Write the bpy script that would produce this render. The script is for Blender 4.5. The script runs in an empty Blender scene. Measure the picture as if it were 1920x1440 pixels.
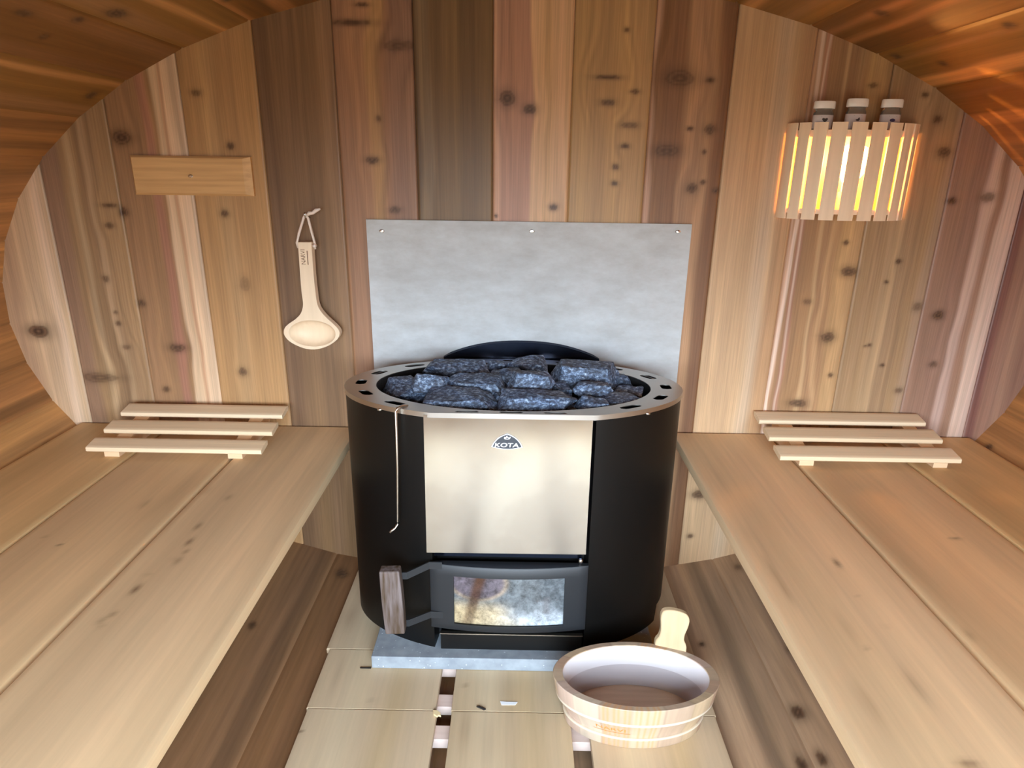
import bpy, bmesh, math, random
import numpy as np
from mathutils import Vector, Matrix, noise as mnoise

# ------------------------------------------------------------------ camera, world, light, exposure
sc = bpy.context.scene
col = sc.collection
cam_d = bpy.data.cameras.new('camera')
cam_d.sensor_width = 36.0
cam_d.lens = 22.8626
cam_d.clip_start = 0.02
cam = bpy.data.objects.new('camera', cam_d)
col.objects.link(cam)
r_ = Vector((0.9998447, 0.0112802, 0.0135374))
u_ = Vector((-0.0164042, 0.3153046, 0.9488487))
w_ = Vector((-0.0064349, 0.9489235, -0.3154407))
M = Matrix(((r_.x, u_.x, -w_.x), (r_.y, u_.y, -w_.y), (r_.z, u_.z, -w_.z))).to_4x4()
M.translation = Vector((0.0, -2.13238, 1.40))
cam.matrix_world = M
sc.camera = cam

sc.view_settings.view_transform = 'Standard'
sc.view_settings.look = 'None'
sc.view_settings.gamma = 1.0
sc.view_settings.use_curve_mapping = False
sc.view_settings.exposure = 0.50
try:
    sc.cycles.use_denoising = True
    sc.cycles.max_bounces = 10
    sc.cycles.diffuse_bounces = 6
    sc.cycles.sample_clamp_indirect = 6.0
    sc.cycles.caustics_reflective = False
    sc.cycles.caustics_refractive = False
except Exception:
    pass

SKY = 19.0
BULB = 30.0
FILAMENT = 9.0
wd = bpy.data.worlds.new('world')
sc.world = wd
wd.use_nodes = True
nt = wd.node_tree
nt.nodes.clear()
tc = nt.nodes.new('ShaderNodeTexCoord')
sp = nt.nodes.new('ShaderNodeSeparateXYZ')
rp = nt.nodes.new('ShaderNodeValToRGB')
mr = nt.nodes.new('ShaderNodeMapRange')
bg = nt.nodes.new('ShaderNodeBackground')
wo = nt.nodes.new('ShaderNodeOutputWorld')
nt.links.new(tc.outputs['Generated'], sp.inputs[0])
mr.inputs[1].default_value = -1.0
mr.inputs[2].default_value = 1.0
nt.links.new(sp.outputs[2], mr.inputs[0])
nt.links.new(mr.outputs[0], rp.inputs[0])
e = rp.color_ramp.elements
e[0].position = 0.0; e[0].color = (0.07, 0.07, 0.06, 1)
e[1].position = 1.0; e[1].color = (0.66, 0.88, 1.08, 1)
k = e.new(0.47); k.color = (0.10, 0.10, 0.09, 1)
k = e.new(0.53); k.color = (0.82, 0.95, 1.09, 1)
nt.links.new(rp.outputs[0], bg.inputs[0])
bg.inputs[1].default_value = SKY
nt.links.new(bg.outputs[0], wo.inputs[0])


def portal(name, x, z, sx, sz):
    d = bpy.data.lights.new(name, 'AREA')
    d.shape = 'RECTANGLE'; d.size = sx; d.size_y = sz
    d.cycles.is_portal = True
    o = bpy.data.objects.new(name, d)
    o.location = (x, -2.83, z)
    o.rotation_euler = (math.radians(90), 0, 0)     # an area light shines along its -Z, here into the room (+Y)
    col.objects.link(o)


portal('doorway_portal', 0.03, 0.92, 1.22, 1.30)
portal('window_portal', -1.05, .79, 0.66, 0.66)
portal('window_portal', 1.11, .79, 0.66, 0.66)

SX = 1.76                        # the place is this much wider than deep: round things are ovals
CX, CZ, RX, RZ = 0.031, 0.918, 1.744, 0.998     # barrel
FRONT = -2.80
rng = random.Random(7)


# ------------------------------------------------------------------ helpers
def lin(c):
    return tuple(((v / 255) / 12.92 if v / 255 <= 0.04045 else ((v / 255 + 0.055) / 1.055) ** 2.4) for v in c)


def tag(o, label=None, cat=None, group=None, kind=None):
    if label: o['label'] = label
    if cat: o['category'] = cat
    if group: o['group'] = group
    if kind: o['kind'] = kind
    return o


def empty(name, loc=(0, 0, 0), label=None, cat=None, group=None):
    o = bpy.data.objects.new(name, None)
    o.location = loc
    o.empty_display_size = 0.05
    col.objects.link(o)
    return tag(o, label, cat, group)


def link(name, me, mat=None, parent=None, smooth=False):
    o = bpy.data.objects.new(name, me)
    col.objects.link(o)
    if mat is not None:
        me.materials.clear()
        me.materials.append(mat)
    if parent is not None:
        o.parent = parent
        o.matrix_parent_inverse = Matrix.Translation(parent.location).inverted()
    if smooth:
        me.polygons.foreach_set('use_smooth', [True] * len(me.polygons))
    return o


def obj(name, bm, mat=None, parent=None, smooth=False):
    me = bpy.data.meshes.new(name)
    bmesh.ops.recalc_face_normals(bm, faces=bm.faces)
    bm.to_mesh(me)
    bm.free()
    return link(name, me, mat, parent, smooth)


def sharp(o, deg=35):
    """smooth shading with hard edges over an angle"""
    me = o.data
    me.polygons.foreach_set('use_smooth', [True] * len(me.polygons))
    try:
        me.set_sharp_from_angle(angle=math.radians(deg))
    except Exception:
        pass
    return o


def solid(o, t, offset=0.0):
    m = o.modifiers.new('thickness', 'SOLIDIFY')
    m.thickness = t
    m.offset = offset
    m.use_even_offset = False
    bm = bmesh.new(); bm.from_mesh(o.data)          # open borders stay crisp
    for ed in bm.edges:
        if ed.is_boundary: ed.smooth = False
    bm.to_mesh(o.data); bm.free()
    return o


def bev(o, w, seg=2):
    m = o.modifiers.new('edge', 'BEVEL')
    m.width = w; m.segments = seg; m.limit_method = 'ANGLE'; m.angle_limit = math.radians(40)
    return o


def box(bm, x0, x1, y0, y1, z0, z1):
    v = [bm.verts.new(p) for p in ((x0, y0, z0), (x1, y0, z0), (x1, y1, z0), (x0, y1, z0), (x0, y0, z1), (x1, y0, z1), (x1, y1, z1), (x0, y1, z1))]
    for f in ((0, 3, 2, 1), (4, 5, 6, 7), (0, 1, 5, 4), (1, 2, 6, 5), (2, 3, 7, 6), (3, 0, 4, 7)):
        bm.faces.new([v[i] for i in f])
    return v


def prism(bm, pts, axis, a, b):
    """extrude a closed 2D outline along an axis; 'y': pts are (x,z), 'z': (x,y), 'x': (y,z)"""
    def P(p, t):
        return {'y': (p[0], t, p[1]), 'z': (p[0], p[1], t), 'x': (t, p[0], p[1])}[axis]
    A = [bm.verts.new(P(p, a)) for p in pts]
    B = [bm.verts.new(P(p, b)) for p in pts]
    n = len(pts)
    bm.faces.new(A); bm.faces.new(B[::-1])
    for i in range(n):
        bm.faces.new((A[i], A[(i + 1) % n], B[(i + 1) % n], B[i]))


def lathe(bm, prof, cx, cy, sx=1.0, sy=1.0, n=96, close=False):
    rows = []
    for r, z in prof:
        rows.append([bm.verts.new((cx + sx * r * math.cos(2 * math.pi * i / n), cy + sy * r * math.sin(2 * math.pi * i / n), z)) for i in range(n)])
    for a, b in zip(rows, rows[1:]):
        for i in range(n):
            bm.faces.new((a[i], a[(i + 1) % n], b[(i + 1) % n], b[i]))
    if close:
        bm.faces.new(rows[0]); bm.faces.new(rows[-1])
    return rows


def tube(bm, pts, r, n=10, flat=1.0):
    pts = [Vector(p) for p in pts]
    rings = []
    ref = Vector((0.0, 0.0, 1.0))
    for i, p in enumerate(pts):
        t = (pts[min(i + 1, len(pts) - 1)] - pts[max(i - 1, 0)]).normalized()
        a = t.cross(ref)
        if a.length < 0.15: a = t.cross(Vector((0, 1, 0)))
        a.normalize(); b = t.cross(a).normalized()
        rr = r[i] if isinstance(r, (list, tuple)) else r
        rings.append([bm.verts.new(p + a * rr * math.cos(2 * math.pi * k / n) + b * rr * flat * math.sin(2 * math.pi * k / n)) for k in range(n)])
    for A, B in zip(rings, rings[1:]):
        for k in range(n):
            bm.faces.new((A[k], A[(k + 1) % n], B[(k + 1) % n], B[k]))
    bm.faces.new(rings[0]); bm.faces.new(rings[-1])


def holed(bm, outer, holes, P):
    """flat face with holes, P maps 2D to 3D"""
    es = []
    for loop in [outer] + holes:
        vs = [bm.verts.new(P(p)) for p in loop]
        for i in range(len(vs)):
            es.append(bm.edges.new((vs[i], vs[(i + 1) % len(vs)])))
    bmesh.ops.triangle_fill(bm, use_beauty=True, use_dissolve=False, edges=es)


def text_mesh(s, mapping, width, bold=0.0, shear=0.0, height=None):
    """lettering as a mesh; mapping(u, v) -> 3D point, text centred on 0,0, fitted to width (and height)"""
    cu = bpy.data.curves.new('lettering', 'FONT')
    cu.body = s
    cu.offset = bold
    cu.shear = shear
    cu.resolution_u = 4
    t = bpy.data.objects.new('lettering', cu)
    col.objects.link(t)
    dg = bpy.context.evaluated_depsgraph_get()
    me = bpy.data.meshes.new_from_object(t.evaluated_get(dg))
    bpy.data.objects.remove(t)
    bpy.data.curves.remove(cu)
    xs = [v.co.x for v in me.vertices]; ys = [v.co.y for v in me.vertices]
    k = width / (max(xs) - min(xs))
    kv = k / SX if height is None else height / (max(ys) - min(ys))
    mx, my = (max(xs) + min(xs)) / 2, (max(ys) + min(ys)) / 2
    for v in me.vertices:
        v.co = mapping((v.co.x - mx) * k, (v.co.y - my) * kv)
    return me


# ---- numpy value noise and the wood colour function
def _h(i, j, s):
    n = (i.astype(np.int64) * 374761393 + j.astype(np.int64) * 668265263 + int(s) * 974711) & 0x7fffffff
    n = ((n ^ (n >> 13)) * 1274126177) & 0x7fffffff
    return ((n ^ (n >> 16)) & 0xffff) / 65535.0


def vn(x, y, s):
    xi, yi = np.floor(x), np.floor(y)
    fx, fy = x - xi, y - yi
    fx = fx * fx * (3 - 2 * fx); fy = fy * fy * (3 - 2 * fy)
    xi = xi.astype(np.int64); yi = yi.astype(np.int64)
    a = _h(xi, yi, s) * (1 - fx) + _h(xi + 1, yi, s) * fx
    b = _h(xi, yi + 1, s) * (1 - fx) + _h(xi + 1, yi + 1, s) * fx
    return a * (1 - fy) + b * fy


def fbm(x, y, s):
    return 0.55 * vn(x, y, s) + 0.3 * vn(x * 2.1, y * 2.1, s + 11) + 0.15 * vn(x * 4.3, y * 4.3, s + 23)


def sstep(a, b, x):
    t = np.clip((x - a) / (b - a), 0, 1)
    return t * t * (3 - 2 * t)


def wood(u, v, frac, seed, base, stripes=(), knots=(), streak=1.0, across=1.0):
    """u across the grain (m), v along it (m), frac 0..1 across the board, base and stripes in sRGB 0..255.
    stripes (f0, f1, colour, softness), knots (u, v, half width, half length, depth). across widens the pattern."""
    uw = u / across
    warp = np.zeros_like(u)
    for (ku, kv, a, b, d) in knots:
        if d < 0.45 or max(a, b) < 0.008:
            continue
        du, dv = u - ku, v - kv
        m = np.exp(-(du / (2.4 * a)) ** 2 - (dv / (4.5 * max(b, a * 0.5))) ** 2)
        warp += -0.75 * du * m
    uw = uw + warp / across
    fr = frac + warp * 2.0
    c = np.empty(u.shape + (3,)); c[:] = lin(base)
    for i, (f0, f1, cc, soft) in enumerate(stripes):
        wob = (fbm(v * 1.3, v * 0 + i * 7.7, seed + 71 + i) - 0.5) * 0.16 + (fbm(v * 5, v * 0 + i, seed + 5) - 0.5) * 0.03
        m = sstep(f0 - soft, f0 + soft, fr + wob) * (1 - sstep(f1 - soft, f1 + soft, fr + wob))
        c += (np.array(lin(cc)) - c) * m[..., None]
    bend = (fbm(v * 0.9, uw * 3, seed + 3) - 0.5) * 0.035
    g1 = fbm((uw + bend) * 38, v * 0.55, seed) - 0.5
    g2 = vn((uw + bend) * 150, v * 1.1, seed + 9) - 0.5
    g3 = fbm(uw * 6, v * 0.9, seed + 17) - 0.5
    k = 1 + streak * (0.55 * g1 + 0.34 * g2 + 0.28 * g3)
    c *= k[..., None]
    c[..., 2] *= (1 - streak * 0.25 * g1)
    dark = sstep(0.17, 0.30, g1) * sstep(0.1, 0.3, g3 + 0.1)
    c *= (1 - 0.25 * streak * dark)[..., None]
    kd = np.array(lin((62, 40, 28))); kl = np.array(lin((112, 84, 62)))
    for (ku, kv, a, b, d) in knots:
        du, dv = u - ku, v - kv
        m0 = (np.abs(du) < 5 * a) & (np.abs(dv) < 5 * b + 0.02)
        if not m0.any():
            continue
        jig = 1 + 0.22 * (vn(np.arctan2(dv / b, du / a) * 1.6, np.full_like(u, ku * 50), seed + 2) - 0.5)
        r = np.sqrt((du / a) ** 2 + (dv / b) ** 2) / jig
        halo = np.exp(-np.clip(r - 0.8, 0, 9) ** 2 / 0.7) * 0.40 * d
        c *= (1 - halo * m0)[..., None]
        core = (1 - sstep(0.75, 1.12, r)) * d * m0
        ringv = 0.5 + 0.5 * np.cos(r * 9.0)
        kc = kd + (kl - kd) * (ringv * (1 - sstep(0.75, 0.95, r)))[..., None]
        c += (kc - c) * core[..., None]
    return np.clip(c, 0.004, 0.95)


def set_col(me, rgb):
    a = me.color_attributes.new('Col', 'FLOAT_COLOR', 'POINT')
    n = len(me.vertices)
    buf = np.ones((n, 4), dtype=np.float32)
    buf[:, :3] = rgb.reshape(-1, 3)
    a.data.foreach_set('color', buf.ravel())


def grid_mesh(name, V, keep=None):
    """V: (rows, cols, 3) array -> quad mesh"""
    nr, nc = V.shape[:2]
    idx = np.arange(nr * nc).reshape(nr, nc)
    q = np.stack([idx[:-1, :-1], idx[:-1, 1:], idx[1:, 1:], idx[1:, :-1]], axis=-1).reshape(-1, 4)
    if keep is not None:
        q = q[keep.ravel()]
    me = bpy.data.meshes.new(name)
    me.vertices.add(nr * nc)
    me.vertices.foreach_set('co', V.astype(np.float32).ravel())
    me.loops.add(q.size)
    me.loops.foreach_set('vertex_index', q.astype(np.int32).ravel())
    me.polygons.add(len(q))
    me.polygons.foreach_set('loop_start', np.arange(0, q.size, 4, dtype=np.int32))
    me.update(calc_edges=True)
    return me


# ------------------------------------------------------------------ materials
def new_mat(name):
    m = bpy.data.materials.new(name)
    m.use_nodes = True
    b = m.node_tree.nodes['Principled BSDF']
    return m, m.node_tree, b


def simple(name, rgb, rough=0.5, metal=0.0, srgb=True, bump=0.0, bscale=200.0, var=0.0, vscale=8.0, spec=0.5):
    m, t, b = new_mat(name)
    c = lin(rgb) if srgb else rgb
    b.inputs['Base Color'].default_value = (*c, 1)
    b.inputs['Roughness'].default_value = rough
    b.inputs['Metallic'].default_value = metal
    b.inputs['Specular IOR Level'].default_value = spec
    tcn = t.nodes.new('ShaderNodeTexCoord')
    if var:
        n = t.nodes.new('ShaderNodeTexNoise')
        n.inputs['Scale'].default_value = vscale; n.inputs['Detail'].default_value = 6
        t.links.new(tcn.outputs['Object'], n.inputs['Vector'])
        r = t.nodes.new('ShaderNodeValToRGB')
        r.color_ramp.elements[0].color = (*[x * (1 - var) for x in c], 1); r.color_ramp.elements[0].position = 0.3
        r.color_ramp.elements[1].color = (*[min(1, x * (1 + var)) for x in c], 1); r.color_ramp.elements[1].position = 0.7
        t.links.new(n.outputs['Fac'], r.inputs[0]); t.links.new(r.outputs[0], b.inputs['Base Color'])
    if bump:
        n = t.nodes.new('ShaderNodeTexNoise')
        n.inputs['Scale'].default_value = bscale; n.inputs['Detail'].default_value = 4
        t.links.new(tcn.outputs['Object'], n.inputs['Vector'])
        bp = t.nodes.new('ShaderNodeBump'); bp.inputs['Strength'].default_value = bump; bp.inputs['Distance'].default_value = 0.002
        t.links.new(n.outputs['Fac'], bp.inputs['Height']); t.links.new(bp.outputs[0], b.inputs['Normal'])
    return m


def wood_attr(name, scale, rough=0.55, fine=0.18, bump=0.15, spec=0.35):
    """board colours from the mesh colour attribute, fine grain lines stretched along one axis"""
    m, t, b = new_mat(name)
    at = t.nodes.new('ShaderNodeAttribute'); at.attribute_name = 'Col'
    tcn = t.nodes.new('ShaderNodeTexCoord')
    mp = t.nodes.new('ShaderNodeMapping'); mp.inputs['Scale'].default_value = scale
    n = t.nodes.new('ShaderNodeTexNoise'); n.inputs['Scale'].default_value = 1.0; n.inputs['Detail'].default_value = 4; n.inputs['Roughness'].default_value = 0.65
    t.links.new(tcn.outputs['Object'], mp.inputs[0]); t.links.new(mp.outputs[0], n.inputs['Vector'])
    mr_ = t.nodes.new('ShaderNodeMapRange')
    mr_.inputs[1].default_value = 0.25; mr_.inputs[2].default_value = 0.75
    mr_.inputs[3].default_value = 1 - fine; mr_.inputs[4].default_value = 1 + fine
    t.links.new(n.outputs['Fac'], mr_.inputs[0])
    vm = t.nodes.new('ShaderNodeVectorMath'); vm.operation = 'SCALE'
    t.links.new(at.outputs['Color'], vm.inputs[0]); t.links.new(mr_.outputs[0], vm.inputs['Scale'])
    t.links.new(vm.outputs[0], b.inputs['Base Color'])
    b.inputs['Roughness'].default_value = rough
    b.inputs['Specular IOR Level'].default_value = spec
    bp = t.nodes.new('ShaderNodeBump'); bp.inputs['Strength'].default_value = bump; bp.inputs['Distance'].default_value = 0.001
    t.links.new(n.outputs['Fac'], bp.inputs['Height']); t.links.new(bp.outputs[0], b.inputs['Normal'])
    return m


def pale_wood(name, rgb, scale, amount=0.12, rough=0.55):
    """plain light wood: object-space grain, no colour attribute"""
    m, t, b = new_mat(name)
    tcn = t.nodes.new('ShaderNodeTexCoord')
    mp = t.nodes.new('ShaderNodeMapping'); mp.inputs['Scale'].default_value = scale
    n = t.nodes.new('ShaderNodeTexNoise'); n.inputs['Scale'].default_value = 1.0; n.inputs['Detail'].default_value = 5
    t.links.new(tcn.outputs['Object'], mp.inputs[0]); t.links.new(mp.outputs[0], n.inputs['Vector'])
    c = lin(rgb)
    r = t.nodes.new('ShaderNodeValToRGB')
    r.color_ramp.elements[0].position = 0.3; r.color_ramp.elements[0].color = (c[0] * (1 - amount), c[1] * (1 - amount * 1.3), c[2] * (1 - amount * 1.7), 1)
    r.color_ramp.elements[1].position = 0.7; r.color_ramp.elements[1].color = (min(1, c[0] * (1 + amount)), min(1, c[1] * (1 + amount)), min(1, c[2] * (1 + amount)), 1)
    t.links.new(n.outputs['Fac'], r.inputs[0]); t.links.new(r.outputs[0], b.inputs['Base Color'])
    b.inputs['Roughness'].default_value = rough
    b.inputs['Specular IOR Level'].default_value = 0.3
    return m


WALL_WOOD = wood_attr('cedar_vertical_grain', (190, 190, 3.0), rough=0.42, fine=.22)
STAVE_WOOD = wood_attr('cedar_lengthwise_grain', (60, 3.0, 110), rough=0.5)
BENCH_WOOD = wood_attr('aspen_lengthwise_grain', (70, 3.5, 120), rough=0.5, fine=0.07, bump=0.08)
SLAT_WOOD = wood_attr('aspen_crosswise_grain', (3.5, 120, 120), rough=0.5, fine=0.08, bump=0.08)
SHADE_WOOD = pale_wood('pale_veneer', (244, 218, 186), (60, 60, 4), 0.06)
HANDLE_WOOD = pale_wood('pale_pine_handle', (206, 180, 142), (50, 50, 6), 0.07, 0.5)
LADLE_WOOD = pale_wood('pale_birch', (236, 214, 184), (50, 50, 4), 0.05, 0.45)
BOARD_WOOD = pale_wood('tan_cedar_board', (206, 164, 112), (4, 90, 90), 0.12)
BATTEN_WOOD = pale_wood('pale_pink_batten', (232, 208, 196), (4, 90, 90), 0.06)
STEEL = simple('brushed_stainless', (205, 198, 186), 0.32, 1.0, bump=0.02, bscale=60)
CHROME = simple('bright_screw_metal', (225, 225, 225), 0.2, 1.0)
BLACK = simple('satin_black_paint', (9, 8, 7), 0.42, bump=0.03, bscale=500, spec=0.32)
SOOT = simple('dark_firebox_iron', (12, 12, 13), 0.7)
DARKSTEEL = simple('blue_black_steel', (52, 58, 74), 0.22, 0.95)
DOORGREY = simple('charcoal_door_paint', (31, 33, 36), 0.5, bump=0.04, bscale=600)
BADGE = simple('badge_dark_enamel', (58, 62, 70), 0.4)
BADGEW = simple('badge_silver', (238, 238, 240), 0.35)
CORD = simple('white_cotton_cord', (236, 220, 205), 0.9, bump=0.3, bscale=900)
INK = simple('branded_brown_ink', (112, 74, 44), 0.7)
ORANGE = simple('burnt_orange_mark', (206, 140, 62), 0.7)
CAP = simple('white_plastic_cap', (246, 243, 238), 0.4)
PAPER = simple('jar_label_paper', (214, 206, 204), 0.7)
PRINT = simple('label_print_violet', (78, 62, 96), 0.7)
PRINTD = simple('label_print_dark', (70, 62, 58), 0.7)
LINER = simple('white_plastic_liner', (214, 206, 206), 0.25, spec=0.5)
CHIPW = simple('white_paper', (240, 244, 246), 0.7)
CHIPD = simple('charcoal', (40, 34, 30), 0.9)
SPLINT = simple('raw_splinter', (236, 210, 160), 0.7)

# ------------------------------------------------------------------ the setting: back wall of upright cedar boards
KNOTS = [(-1.624, 0.852, 0.0328, 0.0223, 0.95), (-1.361, 1.035, 0.0106, 0.0106, 0.6), (-1.348, 0.921, 0.0072, 0.0055, 0.6), (-1.346, 0.883, 0.0091, 0.0074, 0.7), (-1.333, 0.801, 0.0147, 0.0076, 0.5), (-1.443, 0.69, 0.0634, 0.0175, 0.6), (-1.264, 1.248, 0.0137, 0.0132, 0.9), (-1.306, 1.269, 0.024, 0.0066, 0.7), (-1.318, 1.206, 0.0156, 0.0084, 0.6), (-1.256, 0.953, 0.0126, 0.0108, 0.7), (-1.157, 0.802, 0.0256, 0.0132, 0.8), (-1.219, 0.651, 0.0131, 0.0098, 0.7), (-0.94, 1.25, 0.012, 0.0099, 0.8), (-0.9, 1.025, 0.0177, 0.0247, 0.35), (-0.944, 0.72, 0.0148, 0.0135, 0.7), (-1.231, 1.472, 0.0282, 0.02, 0.9), (-0.983, 1.602, 0.0146, 0.0089, 0.6), (-0.896, 1.453, 0.0116, 0.0109, 0.8), (-0.5, 1.797, 0.0547, 0.0083, 0.8), (-0.466, 1.843, 0.0186, 0.0055, 0.8), (-0.362, 1.738, 0.0473, 0.0141, 0.5), (-0.433, 1.537, 0.0081, 0.009, 0.6), (-0.459, 1.417, 0.0199, 0.011, 0.8), (-0.395, 1.267, 0.0187, 0.0098, 0.7), (-0.041, 1.599, 0.0241, 0.0206, 0.8), (0.027, 1.569, 0.0194, 0.0134, 0.8), (0.109, 1.283, 0.0135, 0.0098, 0.9), (-0.073, 1.254, 0.0051, 0.0049, 0.9), (0.306, 1.787, 0.0078, 0.0069, 0.7), (0.259, 1.66, 0.0381, 0.0058, 0.8), (0.341, 1.622, 0.0144, 0.0059, 0.7), (0.263, 1.591, 0.0225, 0.0089, 0.7), (0.332, 1.528, 0.0259, 0.0091, 0.6), (0.323, 1.468, 0.0131, 0.0077, 0.8), (0.297, 1.407, 0.0099, 0.0094, 0.8), (0.297, 1.358, 0.01, 0.008, 0.8), (0.473, 1.66, 0.0444, 0.0202, 0.6), (0.564, 1.656, 0.0127, 0.0072, 0.8), (0.452, 1.456, 0.036, 0.0154, 0.6), (0.576, 1.519, 0.0162, 0.0136, 0.7), (0.517, 1.521, 0.0097, 0.006, 0.9), (0.54, 1.347, 0.0167, 0.0144, 0.8), (0.573, 1.365, 0.0083, 0.0063, 0.8), (0.615, 1.341, 0.0083, 0.0064, 0.9), (0.567, 1.454, 0.0065, 0.0062, 0.7), (1.049, 1.187, 0.0085, 0.0067, 0.8), (1.074, 1.094, 0.0241, 0.0155, 0.8), (0.956, 0.994, 0.014, 0.0089, 0.5), (1.043, 0.875, 0.0231, 0.0165, 0.8), (0.979, 0.638, 0.0295, 0.0137, 0.8), (1.074, 0.741, 0.0073, 0.0076, 0.8), (1.229, 1.13, 0.0086, 0.0068, 0.9), (1.202, 1.063, 0.0069, 0.0052, 0.8), (1.187, 0.85, 0.0071, 0.0055, 0.8), (1.173, 0.846, 0.0054, 0.0037, 0.7), (1.243, 0.78, 0.0072, 0.0057, 0.9), (1.32, 0.983, 0.0157, 0.0142, 0.5), (1.317, 0.691, 0.0128, 0.0097, 0.6), (1.394, 0.956, 0.0175, 0.0143, 0.95), (1.415, 0.786, 0.0144, 0.0113, 0.6), (1.356, 1.32, 0.0133, 0.0096, 0.95), (1.466, 1.332, 0.0215, 0.0144, 0.6), (1.301, 1.464, 0.0195, 0.0153, 0.7), (1.261, 1.556, 0.0128, 0.0104, 0.7), (1.209, 1.624, 0.0111, 0.0073, 0.7), (1.049, 1.648, 0.0126, 0.0058, 0.6), (0.672, 0.278, 0.0252, 0.0173, 0.8), (0.659, 0.105, 0.0099, 0.0091, 0.8)]
PITCH, SEAM0 = 0.237, -1.5057
# one entry per board, from the second board left of the first visible seam: base colour, streaks (from, to, colour, softness)
BOARDS = {
    -2: ((176, 128, 94), ()),
    -1: ((208, 168, 130), ((0.0, 0.45, (190, 146, 110), .2), (0.78, 0.92, (214, 178, 150), .08))),
    0: ((166, 126, 88), ((0.0, 0.27, (148, 110, 86), .05), (0.36, 0.44, (190, 152, 112), .04), (0.52, 0.6, (150, 112, 78), .04), (0.62, 0.7, (186, 146, 106), .04))),
    1: ((160, 116, 80), ((0.48, 0.60, (176, 118, 92), .04), (0.60, 1.1, (214, 174, 140), .03), (0.74, 0.79, (192, 142, 110), .02))),
    2: ((180, 132, 86), ((0.3, 0.5, (188, 142, 96), .1),)),
    3: ((130, 94, 64), ((0.1, 0.25, (118, 84, 58), .08), (0.85, 1.1, (150, 110, 78), .06))),
    4: ((164, 116, 84), ((0.42, 0.58, (182, 134, 88), .05), (0.62, 1.1, (154, 112, 88), .06))),
    5: ((126, 94, 60), ((0.0, 0.12, (104, 78, 54), .03), (0.05, 0.2, (140, 110, 78), .04), (0.6, 0.8, (114, 84, 54), .08))),
    6: ((212, 164, 122), ((-0.1, 0.46, (178, 128, 104), .03), (0.0, 0.1, (196, 146, 120), .04))),
    7: ((192, 146, 96), ((0.0, 0.3, (186, 142, 92), .1),)),
    8: ((142, 98, 68), ((-0.1, 0.09, (190, 142, 118), .03), (0.44, 0.80, (182, 134, 96), .05), (0.86, 1.1, (132, 88, 60), .05))),
    9: ((206, 162, 120), ((0.55, 0.75, (200, 164, 132), .1), (0.82, 1.1, (190, 142, 102), .08))),
    10: ((164, 120, 84), ((-0.1, 0.05, (194, 144, 112), .03), (0.05, 0.10, (222, 186, 164), .012), (0.1, 0.18, (178, 124, 98), .015), (0.18, 0.205, (220, 182, 158), .012), (0.42, 0.47, (192, 150, 108), .02), (0.55, 0.62, (182, 138, 98), .03), (0.72, 1.1, (192, 146, 98), .05))),
    11: ((166, 128, 92), ((0.35, 0.55, (180, 142, 104), .08), (0.88, 1.1, (166, 132, 106), .05))),
    12: ((162, 120, 98), ((0.48, 0.62, (202, 164, 146), .04), (0.75, 1.1, (208, 172, 154), .03))),
    13: ((150, 106, 88), ((0.0, 0.12, (128, 82, 72), .04), (0.3, 0.5, (158, 116, 96), .1))),
    14: ((168, 120, 86), ()),
}


def calm(c, k=.09):
    m = sum(c) / 3
    c = tuple(v + (m - v) * k for v in c)
    return (c[0] * .985, c[1] * 1.012, c[2] * 1.01)


def back_wall():
    V, C = [], []
    nz = 390
    z = np.linspace(CZ - RZ * 1.02, CZ + RZ * 1.02, nz)
    for i, (base, stripes) in BOARDS.items():
        x0 = SEAM0 + PITCH * i
        f = np.concatenate([[0, .012], np.linspace(.028, .972, 66), [.988, 1.0]])
        dep = np.zeros(len(f)); dep[0] = dep[-1] = .0045; dep[1] = dep[-2] = .0008
        F, Z = np.meshgrid(f, z)
        X = x0 + PITCH * F
        kn = [q for q in KNOTS if x0 - .03 < q[0] < x0 + PITCH + .03]
        base, stripes = calm(base), [(p, q, calm(cc), sf) for p, q, cc, sf in stripes]
        c = wood(X, Z, F, 100 + i * 13, base, stripes, kn, streak=0.80 if i not in (9, 2) else 0.5, across=SX)
        Y = np.broadcast_to(dep, F.shape)
        V.append(np.stack([X, Y, Z], -1)); C.append(c)
    V = np.concatenate(V, 1); C = np.concatenate(C, 1)
    r = np.hypot((V[..., 0] - CX) / RX, (V[..., 2] - CZ) / RZ)
    inside = r < 1.014
    keep = inside[:-1, :-1] & inside[1:, :-1] & inside[:-1, 1:] & inside[1:, 1:]
    me = grid_mesh('wall_back', V, keep)
    set_col(me, C)
    o = link('wall_back', me, WALL_WOOD)
    o['kind'] = 'structure'
    bm = bmesh.new(); bm.from_mesh(me)
    bmesh.ops.delete(bm, geom=[v for v in bm.verts if not v.link_faces], context='VERTS')
    bm.to_mesh(me); bm.free()
    return o


back_wall()


# ------------------------------------------------------------------ barrel staves: ceiling, side walls and floor of the barrel
STAVES = []
for k in range(45):
    STAVES.append((54.4 + 8 * k, 54.4 + 8 * (k + 1)))


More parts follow.
